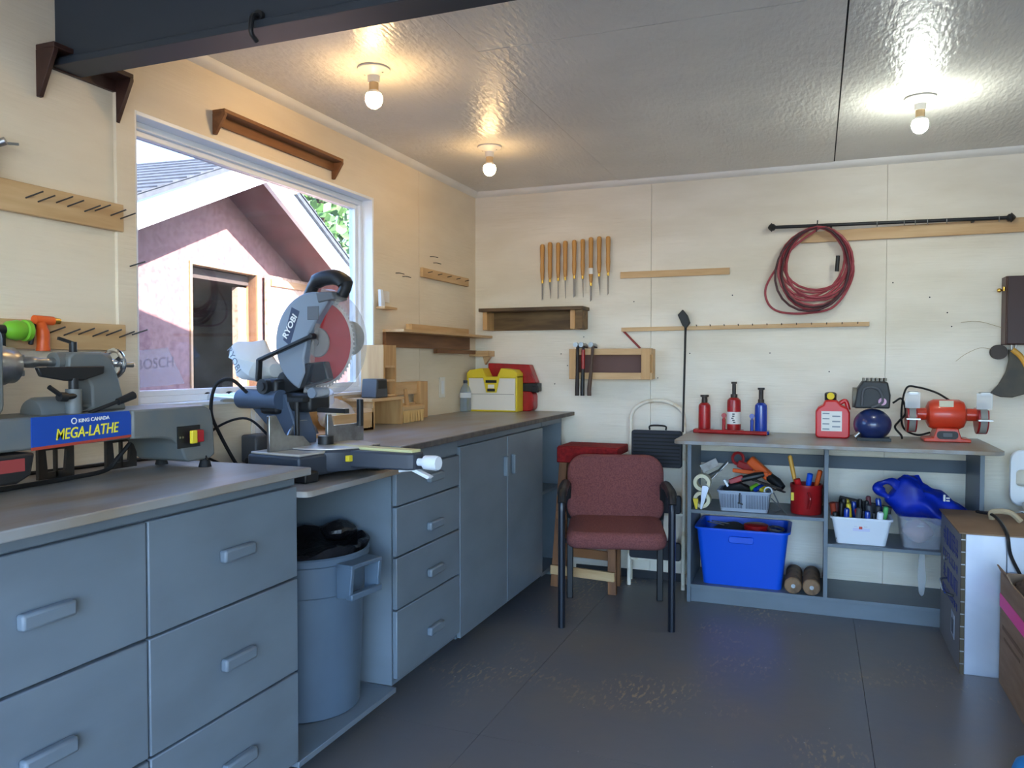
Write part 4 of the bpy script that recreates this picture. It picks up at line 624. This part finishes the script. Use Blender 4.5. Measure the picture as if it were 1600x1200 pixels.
t.p('crossbar', MB().bar((-.235, .225, .41), (.235, .225, .41), .03, .03).bar((-.25, -.15, .39), (.25, -.15, .39), .03, .02).bar((0, .2, .40), (0, .245, .52), .06, .02, (0, 1, 0)), black_m, .003)
# step stool
t = T('step_stool', 'wooden step stool with a red carpeted top beside the cabinets', 'stool', (.8, -.27, 0))
t.p('tread', MB().box(.66, 1.0, -.38, -.13, .745, .79).box(.66, 1.0, -.395, -.375, .70, .785), redcar_m, .006)
for x0, y0, x1, y1 in ((.635, -.345, .685, -.33), (.975, -.39, .955, -.34), (.635, -.18, .69, -.18), (.955, -.215, .945, -.19)): t.p('leg', MB().bar((x0, y0, 0), (x1, y1, .745), .045, .03, (0, 1, 0)), M('stool_wood', (138, 92, 56), .6, c2=(112, 72, 44), scale=(30, 30, 4)), .002)
t.p('rung', MB().bar((.62, -.37, .10), (.99, -.41, .10), .018, .05), pinex_m, .001); t.p('rung', MB().bar((.645, -.345, .40), (.965, -.37, .40), .018, .04), M('stool_wood_x', (138, 92, 56), .6), .001); t.p('rung', MB().bar((.635, -.18, .16), (.965, -.215, .16), .018, .05), M('stool_wood_x', (138, 92, 56), .6), .001)
t.p('side_rail', MB().bar((.65, -.34, .25), (.655, -.18, .25), .018, .04), M('stool_wood_x', (138, 92, 56), .6), .001)
# folding step ladder
t = T('step_ladder', 'folded cream metal step ladder with black treads leaning on the wall', 'ladder', (1.16, -.1, 0))
t.p('frame', MB().tube([(1.015, -.17, .0), (1.01, -.12, .5), (1.005, -.09, .93)]+[(1.155+.15*math.cos(R(a))*1.0, -.085, .935+.10*math.sin(R(a))) for a in range(170, 5, -15)]+[(1.305, -.09, .93), (1.31, -.12, .5), (1.315, -.17, 0)], .011, 10), cream_m); t.p('rear_frame', MB().tube([(1.0, -.05, .0), (.995, -.05, .86)], .010, 8).tube([(1.32, -.05, .0), (1.32, -.05, .86)], .010, 8), cream_m)
tr = t.p('top_tread', MB().prism(rrect(1.02, 1.30, .665, .87, .015), 'y', -.14, -.115), M('tread_black', (32, 36, 46), .6), .004)
for k in range(9): t.p('rib', MB().box(1.03, 1.29, -.1435, -.14, .685+.02*k, .693+.02*k), rub_m, parent=tr)
t.p('grip', MB().tube(curve([(1.12, -.128, .872), (1.125, -.128, .895), (1.205, -.128, .895), (1.21, -.128, .872)], 4), .005, 8), black_m, parent=tr)
for z in (.42, .16): t.p('tread', MB().prism(rrect(1.02, 1.305, z, z+.10, .015), 'y', -.19, -.165), M('tread_black', (32, 36, 46), .6), .004); t.p('rail', MB().bar((1.02, -.15, z-.01), (1.31, -.15, z-.01), .012, .016), cream_m)
one('golf_club', MB().tube([(1.315, -.2, .87), (1.30, -.03, 1.44), (1.297, -.028, 1.47)], [.0055, .0065, .008], 10).prism([(1.258, 1.515), (1.285, 1.455), (1.305, 1.44), (1.325, 1.47), (1.312, 1.51), (1.285, 1.545)], 'y', -.05, -.012), black_m, 'black golf club leaning against the back wall', 'golf club', (1.315, -.2, .87), bevel=.003)
# ================================================================== BACK WALL
ords = ['first', 'second', 'third', 'fourth', 'fifth', 'sixth', 'seventh', 'eighth', 'ninth']
px = [850, 862, 875, 886, 900, 913, 925.5, 938, 951.5]; tops = [1.955, 1.965, 1.96, 1.968, 1.970, 1.972, 1.98, 1.982, 1.98]; hl = [.215, .22, .21, .215, .21, .215, .265, .215, .21]; tipz = [1.62, 1.63, 1.625, 1.628, 1.632, 1.632, 1.605, 1.64, 1.64]
for k in range(9):
    x = .451+.403*(px[k]-850)/101.5; t = T('turning_chisel', ords[k]+' wooden handled turning chisel from the left in the wall row', 'chisel', (x, -.03, tipz[k]), group='turning chisels'); zt_ = tops[k]; zb = zt_-hl[k]
    t.p('handle', MB().rev([(.007, zb), (.010, zb+.01), (.0135, zb+.06), (.0115, zb+hl[k]*.5), (.0145, zt_-.02), (.012, zt_-.004), (.006, zt_)], (x, -.03, 0), n=14), M('chisel_wood', (204, 152, 84), .4, c2=(182, 128, 66), scale=(30, 30, 4))); t.p('ferrule', MB().cyl((x, -.03, zb-.018), (x, -.03, zb), .0075), gold_m)
    wd = (.006, .010, .004, .003, .011, .006, .008, .011, .006)[k]; t.p('blade', MB().prism([(x-wd/2-.001, zb-.018), (x+wd/2+.001, zb-.018), (x+wd/2, tipz[k]+.01), (x+(wd/2 if k % 2 else -wd/2), tipz[k])], 'y', -.033, -.027), M('tool_steel', (122, 116, 110), .4, .6))
    if k == 6: t.p('tape', MB().cyl((x, -.03, zb+.05), (x, -.03, zb+.085), .0145), paper_m)
one('wood_strip', MB().box(.922, 1.535, -.012, -.001, 1.735, 1.772), pinex_m, 'bare pine strip right of the chisels', 'strip', (1.23, -.006, 1.735), bevel=.001)
t = T('peg_rail', 'long thin pine rail with small pegs below the hose', 'rail', (1.59, -.01, 1.43)); t.p('rail', MB().prism([(.931, 1.427), (2.241, 1.438), (2.241, 1.460), (.931, 1.450)], 'y', -.022, -.001), pinex_m, .001)
for k in range(12): t.p('peg', MB().cyl((1.36+.075*k, -.022, 1.452), (1.36+.075*k, -.04, 1.458), .0025, n=6), iron_m)
one('red_pencil', MB().cyl((.935, -.012, 1.437), (1.04, -.012, 1.33), .006, n=6), M('pencil_red', (140, 44, 40), .5), 'red wooden stick slanting from the rail to the hammer rack', 'stick', (.98, -.012, 1.33))
t = T('wall_box', 'dark old wood open box shelf under the chisels', 'shelf', (.41, -.06, 1.44)); t.p('top_board', MB().box(.085, .735, -.15, -.001, 1.553, 1.573), M('top_dark', (70, 54, 38), .6, c2=(104, 82, 56), scale=(6, 20, 20)), .002); t.p('back_board', MB().box(.11, .715, -.02, -.001, 1.443, 1.553), darkwood_m)
for x in (.105, .655): t.p('cheek', MB().box(x, x+.028, -.13, -.001, 1.443, 1.553), pinez_m, .002)
t.p('end_board', MB().box(.683, .725, -.12, -.001, 1.445, 1.553), darkwood_m)
t = T('hammer_rack', 'pine frame rack fixed to the wall that holds hammers', 'rack', (.88, -.05, 1.15))
for x0, x1, z0, z1 in ((.641, 1.125, 1.292, 1.328), (.641, 1.125, 1.152, 1.19)): t.p('rail', MB().box(x0, x1, -.1, -.065, z0, z1), pinex_m, .002)
for x0 in (.641, 1.065): t.p('post', MB().box(x0, x0+(.04 if x0 < 1 else .05), -.103, -.063, 1.152, 1.328), pinez_m, .002)
for x0 in (.65, 1.105): t.p('side', MB().box(x0, x0+.02, -.065, -.001, 1.155, 1.325), pinez_m, .001)
t.p('back', MB().box(.66, 1.11, -.012, -.002, 1.16, 1.32), M('rack_back', (112, 84, 78), .7))
for x, lab, gm, col in ((.70, 'black handled hammer at the left of the rack', 1, M('grip_dark', (48, 40, 38), .6)), (.733, 'hammer with a red neck and black grip in the rack', 1, black_m), (.79, 'brown handled hammer right of the other two in the rack', 1, M('grip_brown', (84, 64, 52), .6))):
    t = T('hammer', lab, 'hammer', (x, -.125, 1.04), group='hammers in the wall rack'); dx = -.02 if x > .76 else -.003
    t.p('handle', MB().tube([(x+dx, -.128, 1.045), (x+dx, -.128, 1.09), (x+dx*.5, -.126, 1.19), (x, -.125, 1.33)], [.012, .0125, .010, .009], 12), col)
    if x > .72 and x < .75: t.p('neck', MB().cyl((x-.001, -.126, 1.2), (x, -.125, 1.31), .0105), redm_m)
    t.p('head', MB().cyl((x, -.175, 1.338), (x, -.15, 1.338), .014).cyl((x, -.15, 1.338), (x, -.11, 1.338), .011).prism([(-.11, 1.348), (-.06, 1.338), (-.055, 1.32), (-.075, 1.328), (-.11, 1.328)], 'x', x-.01, x+.01), steel_m); t.o.location.z += .012
# hose on rod and board
one('pine_board', MB().prism([(1.90, 1.885), (3.4, 1.885), (3.4, 1.963), (1.90, 1.94)], 'y', -.02, -.001), pinex_m, 'long pine board behind the curtain rod', 'board', (2.6, -.01, 1.885), bevel=.002)
t = T('curtain_rod', 'black curtain rod with wire rings on the pine board', 'rod', (2.3, -.05, 1.96)); za, zb = 1.972, 1.952
rod = lambda x: za+(zb-za)*(x-1.751)/1.112
t.p('pole', MB().cyl((1.77, -.05, rod(1.77)), (2.85, -.05, rod(2.85)), .009), black_m)
for x, s in ((1.755, -1), (2.862, 1)): t.p('finial', MB().rev([(.008, -.022*s), (.018, -.012*s), (.018, -.006*s), (.024, .0), (.012, .012*s), (.004, .018*s)], (x, -.05, rod(x)), 'x', 18), black_m)
for x in (2.27, 2.395, 2.445, 2.50, 2.585, 2.81): t.p('ring', MB().tube([(x+.002*math.cos(R(a)), -.05+.0135*math.cos(R(a)), rod(x)-.004+.0135*math.sin(R(a))) for a in range(0, 360, 30)], .0018, 6, closed=True), steel_m)
for x in (2.05, 2.7): t.p('bracket', MB().bar((x, -.001, rod(x)-.01), (x, -.05, rod(x)-.01), .012, .006), black_m)
t = T('air_hose', 'coiled rose-red air hose hanging from the curtain rod', 'hose', (1.96, -.06, 1.47)); r = random.Random(5)
def loops(n, seed, r0, col, name, amax, bmax, y0):
    r = random.Random(seed); pts = []; P = [(r.uniform(.105, amax), r.uniform(.16, bmax), r.uniform(-.03, .03), r.uniform(-.015, .015)) for _ in range(n+1)]
    for k in range(n*24):
        i, f_ = divmod(k, 24); f_ /= 24; q = [P[i][j]*(1-f_)+P[i+1][j]*f_ for j in range(4)]; a = 2*math.pi*f_+math.pi/2
        hx = 1.985+q[2]*math.sin(math.pi*f_)-.02*math.sin(math.pi*f_); pts.append((hx+q[0]*math.cos(a)*(1+.25*math.sin(math.pi*f_)), y0+q[3]-.02*math.sin(a*2)*.5, 1.955-q[1]+q[1]*math.sin(a)))
    t.p(name, MB().tube(pts, r0, 8), col)
loops(9, 3, .0065, hose_m, 'hose', .17, .225, -.075); loops(2, 11, .006, M('dark_hose', (66, 32, 38), .5), 'dark_hose', .19, .245, -.085)
t.p('outer_loop', MB().tube(curve([(1.99, -.07, 1.95), (1.86, -.07, 1.85), (1.74, -.06, 1.68), (1.735, -.05, 1.58), (1.80, -.05, 1.52), (1.95, -.06, 1.51), (2.08, -.07, 1.55), (2.16, -.07, 1.72), (2.10, -.07, 1.90), (1.99, -.075, 1.955)], 8), .006, 8), hose_m); t.p('tie', MB().tube([(1.985, -.08, 1.99), (1.98, -.085, 1.93)], .003, 6), black_m); t.p('coupling', MB().cyl((2.085, -.09, 1.80), (2.08, -.09, 1.72), .010), black_m)
# brown cabinet, blade, spool at the right edge
t = T('wall_cabinet', 'dark mahogany wall cabinet at the right edge with brass knobs', 'cabinet', (3.1, -.05, 1.33)); t.p('carcass', MB().box(2.835, 3.34, -.10, -.001, 1.335, 1.665), mahog_m, .002); t.p('door', MB().box(2.838, 3.337, -.123, -.102, 1.337, 1.663), M('mahogany_dark', (52, 25, 24), .4), .003)
t.p('knob', MB().rev([(.004, 0), (.005, -.012), (.011, -.018), (.009, -.028), (.003, -.031)], (2.835, -.06, 1.60), 'x', 14), gold_m); t.p('hinge_pin', MB().cyl((2.83, -.085, 1.595), (2.83, -.085, 1.615), .006), gold_m)
t = T('axe', 'black fan-shaped blade with a yellow handle hanging under the cabinet', 'axe', (2.88, -.03, 1.08)); t.p('blade', MB().prism([(2.862, 1.312), (2.885, 1.312), (2.94, 1.20), (2.965, 1.125), (2.93, 1.095), (2.88, 1.078), (2.83, 1.080), (2.785, 1.098), (2.82, 1.14), (2.85, 1.20), (2.862, 1.26)], 'y', -.05, -.03), M('blade_black', (66, 64, 60), .6, c2=(84, 78, 66), scale=(12, 12, 12)), .003)
t.p('handle', MB().tube(curve([(2.875, -.055, 1.312), (2.915, -.055, 1.27), (2.95, -.055, 1.19), (2.97, -.055, 1.08), (2.985, -.055, .95)], 5), .013, 10), ywood_m); t.p('hanger', MB().tube([(2.87, -.05, 1.335), (2.872, -.05, 1.31)], .004, 6).tube([(2.89, -.05, 1.335), (2.885, -.05, 1.305)], .004, 6), steel_m)
t = T('wire_spool', 'round black spool with loose wire beside the hanging blade', 'spool', (2.83, -.03, 1.27)); t.p('spool', MB().rev([(.036, -.045), (.036, -.038), (.02, -.036), (.02, -.014), (.036, -.012), (.036, -.004)], (2.822, 0, 1.30), 'y', 24), M('spool_dark', (66, 58, 54), .6)); t.p('wire', MB().tube(curve([(2.79, -.03, 1.315), (2.74, -.03, 1.32), (2.68, -.02, 1.29), (2.64, -.01, 1.255)], 6), .0012, 5).tube(curve([(2.835, -.02, 1.42), (2.74, -.012, 1.452), (2.66, -.008, 1.45)], 5), .0012, 5), M('wire_tan', (170, 150, 110), .5))
# ================================================================== RIGHT FOREGROUND
t = T('metal_box', 'tall aluminium box with a cardboard covered top beside the bench', 'box', (2.8, -.67, 0)); bx0, bx1, by0, by1, bh = 2.535, 3.1, -.94, -.395, .565
t.p('side', MB().box(bx0, bx0+.012, by0+.012, by1, .0, bh), M('printed_board', (120, 122, 124), .6), .001); t.p('front', MB().box(bx0+.014, 2.69, by0, by0+.014, 0, bh), alu_m, .002); t.p('front', MB().box(2.693, bx1, by0+.002, by0+.014, 0, bh), alu_m, .002); t.p('core', MB().box(bx0+.014, bx1, by0+.016, by1, .002, bh-.004), alu_m)
t.p('edge_strip', MB().box(bx0-.001, bx0+.014, by0-.001, by0+.012, 0, bh), M('edge_wood', (86, 76, 58), .7), .001)
for k in range(11): t.p('staple', MB().box(bx0-.002, bx0+.013, by0-.003, by0-.001, .04+.05*k, .044+.05*k), steel_m)
t.p('lid', MB().box(bx0-.01, bx1, by0-.005, by1, bh, bh+.006), card_m, .001); t.p('strap', MB().tube(curve([(2.66, -.5, bh+.02), (2.70, -.65, bh+.03), (2.69, -.93, bh+.015), (2.70, -.955, .5), (2.735, -.955, .42)], 6), .007, 6), black_m); t.p('carry_handle', MB().tube(curve([(2.70, -.6, bh+.007), (2.70, -.61, bh+.04), (2.76, -.63, bh+.045), (2.80, -.64, bh+.01)], 5), .012, 8), M('strap_tan', (176, 160, 130), .7))
lt = t.p('latch', MB().tube(curve([(bx0-.002, -.60, .30), (bx0-.03, -.62, .295), (bx0-.03, -.74, .275), (bx0-.002, -.78, .27)], 5), .006, 8).cyl((bx0-.012, -.58, .385), (bx0, -.58, .385), .012), chrome_m); t.p('vent_hole', MB().prism([(-.80, .09), (-.72, .10), (-.72, .2), (-.80, .19)], 'x', bx0-.002, bx0), alu_m)
for y in (-.785, -.755): t.p('vent_slot', MB().box(bx0-.003, bx0-.001, y, y+.012, .11, .17), rub_m)
r = random.Random(4)
for row, (z, n_, sz) in enumerate(((.48, 5, .075), (.395, 8, .035), (.32, 4, .06), (.24, 8, .03))):
    for k in range(n_):
        y0_ = -.86+k*(.40/n_)
        g = MB()
        for _ in range(6):
            if r.random() < .5: zz = z-sz*.5+r.random()*sz; g.box(bx0-.0012, bx0-.0004, y0_, y0_+.4/n_*.8, zz, zz+sz*.09)
            else: yy = y0_+r.random()*.4/n_*.7; g.box(bx0-.0012, bx0-.0004, yy, yy+.4/n_*.12, z-sz*.5, z+sz*.5)
        t.p('printed_mark', g, inkb_m)
t = T('carton', 'tall cardboard carton with pink tape full of scrap wood', 'carton', (2.9, -1.25, 0)); c0, c1, d0, d1, ch = 2.665, 3.15, -1.6, -.972, .43
t.p('side', MB().box(c0, c0+.006, d0, d1, 0, ch), card_m).__setitem__('label', 'left side panel'); t.p('side', MB().box(c1-.006, c1, d0, d1, 0, ch), card_m); t.p('end', MB().box(c0+.006, c1-.006, d0, d0+.006, 0, ch), card_m); t.p('end', MB().box(c0+.006, c1-.006, d1-.006, d1, 0, ch), card_m); t.p('bottom', MB().box(c0+.006, c1-.006, d0+.006, d1-.006, 0, .006), card_m)
t.p('flap', MB().prism([(c0, ch), (c0+.006, ch), (c0-.012, ch+.035), (c0-.018, ch+.035)], 'y', -1.15, d1-.02), card_m); t.p('tape', MB().box(c0-.002, c0, d0, d1, .30, .35), pink_m); t.p('print', MB().box(c0-.0012, c0-.0002, -1.35, -1.02, .225, .24).box(c0-.0012, c0-.0002, -1.3, -1.05, .19, .2), M('print_brown', (110, 84, 60), .8))
for k in range(9):
    i_, j_ = k % 3, k//3; a = Vector((2.745+.15*i_, -1.51+.15*j_, .36+.03*((k*2) % 3))); d = Vector((r.uniform(-1, 1), r.uniform(-.6, .6), r.uniform(.3, 1.1))).normalized()*.062
    one('wood_scrap', MB().bar(a-d, a+d, .05, .018), (tan_m, pinex_m, M('grey_scrap', (96, 88, 80), .9))[k % 3], '%s wood offcut in the carton, %s row, %s' % (('tan', 'pale pine', 'weathered grey')[k % 3], ('nearest', 'middle', 'far')[j_], ('by the pink tape', 'in the centre', 'by the right side')[i_]), 'wood scrap', a-d, 'scraps in the carton', bevel=.003)
one('bark_pile', MB().ball((2.80, -1.05, .385), (.1, .06, .06), 24, 14).lump(.03, 20, 3), M('bark_brown', (92, 72, 56), .95, c2=(60, 46, 36), scale=(40, 40, 40)), 'rough bark chunk on top of the carton scraps', 'bark', (2.80, -1.05, .32))
one('low_carton', MB().box(2.74, 3.2, -2.0, -1.62, 0, .2), card_m, 'low cardboard box under the grey bin at the right edge', 'carton', (2.97, -1.8, 0), bevel=.003)
t = T('grey_bin', 'grey plastic bin at the right edge in front of the carton', 'bin', (2.95, -1.8, .2)); tray(t, 'tub', M('bin_grey_blue', (96, 108, 124), .45), 2.735, 3.2, -1.98, -1.63, .201, .36, .02, .005, .03, .012)
t = T('blue_sack', 'bright blue plastic sack on the floor in the bottom right corner', 'sack', (2.62, -1.78, 0)); t.p('sack', MB().ball((2.63, -1.80, .035), (.09, .10, .04), 20, 12).lump(.02, 14, 3), M('sky_blue_plastic', (30, 130, 200), .4))
for i_ in (0,):
    for p in t.o.children[0].data.vertices: p.co.z = max(p.co.z, .001)
t = T('white_chair', 'white plastic shell chair with chrome legs behind the metal box', 'chair', (3.05, -.3, 0))
t.p('shell', MB().ring(rrect(2.86, 3.3, .56, .83, .05), rrect(2.885, 3.275, .655, .735, .02), 'y', -.13, -.10), whitep_m, .006); t.p('seat', MB().prism(rrect(2.9, 3.3, -.375, -.135, .05), 'z', .555, .59), whitep_m, .01)
for s, x in ((-1, 2.875), (1, 3.3)): t.p('leg', MB().tube(curve([(x, -.14, .0), (x-.01, -.14, .45), (x+.005, -.2, .535), (x+.03, -.3, .54), (x+.03, -.36, .5), (x, -.37, 0)], 6), .011, 10), chrome_m)
# ================================================================== LAMPS
def lamp(x, y, col, label, strength):
    t = T('ceiling_lamp', label, 'lamp', (x, y, CZ), group='bare bulb ceiling lamps'); z = CZ-.001
    t.p('holder', MB().rev([(.058, z), (.058, z-.006), (.052, z-.011), (.03, z-.02), (.022, z-.026), (.021, z-.05), (.018, z-.05)], (x, y, 0), n=32), M('porcelain', (238, 234, 224), .3))
    for s in (-1, 1): t.p('screw', MB().cyl((x+s*.036, y, z-.0145), (x+s*.036, y, z-.0185), .0035, n=10), steel_m)
    t.p('collar', MB().rev([(.017, z-.05), (.0165, z-.075), (.0175, z-.078)], (x, y, 0), n=24), M('collar_tan', (222, 190, 140), .5))
    t.p('bulb_neck', MB().rev([(.0175, z-.078), (.0268, z-.0895)], (x, y, 0), n=18), M('bulb_white', (250, 248, 244), .4))
    t.p('bulb', MB().rev([(.0268, z-.0895), (.031, z-.1015), (.031, z-.114), (.024, z-.130), (.012, z-.139), (.002, z-.142)], (x, y, 0), n=18), M('bulb_%d' % round(x*1000-y*1000), (255, 255, 255), .3, emit=col, es=strength))
lamp(.499, -2.029, WARM, 'warm bare bulb lamp nearest the slate beam', BULB*1.6); lamp(.491, -.941, WARM, 'warm glowing bare bulb lamp nearer the room corner', BULB*.8); lamp(2.36, -.982, COOL, 'cool white bare bulb lamp at the right of the ceiling', BULB*2.7)
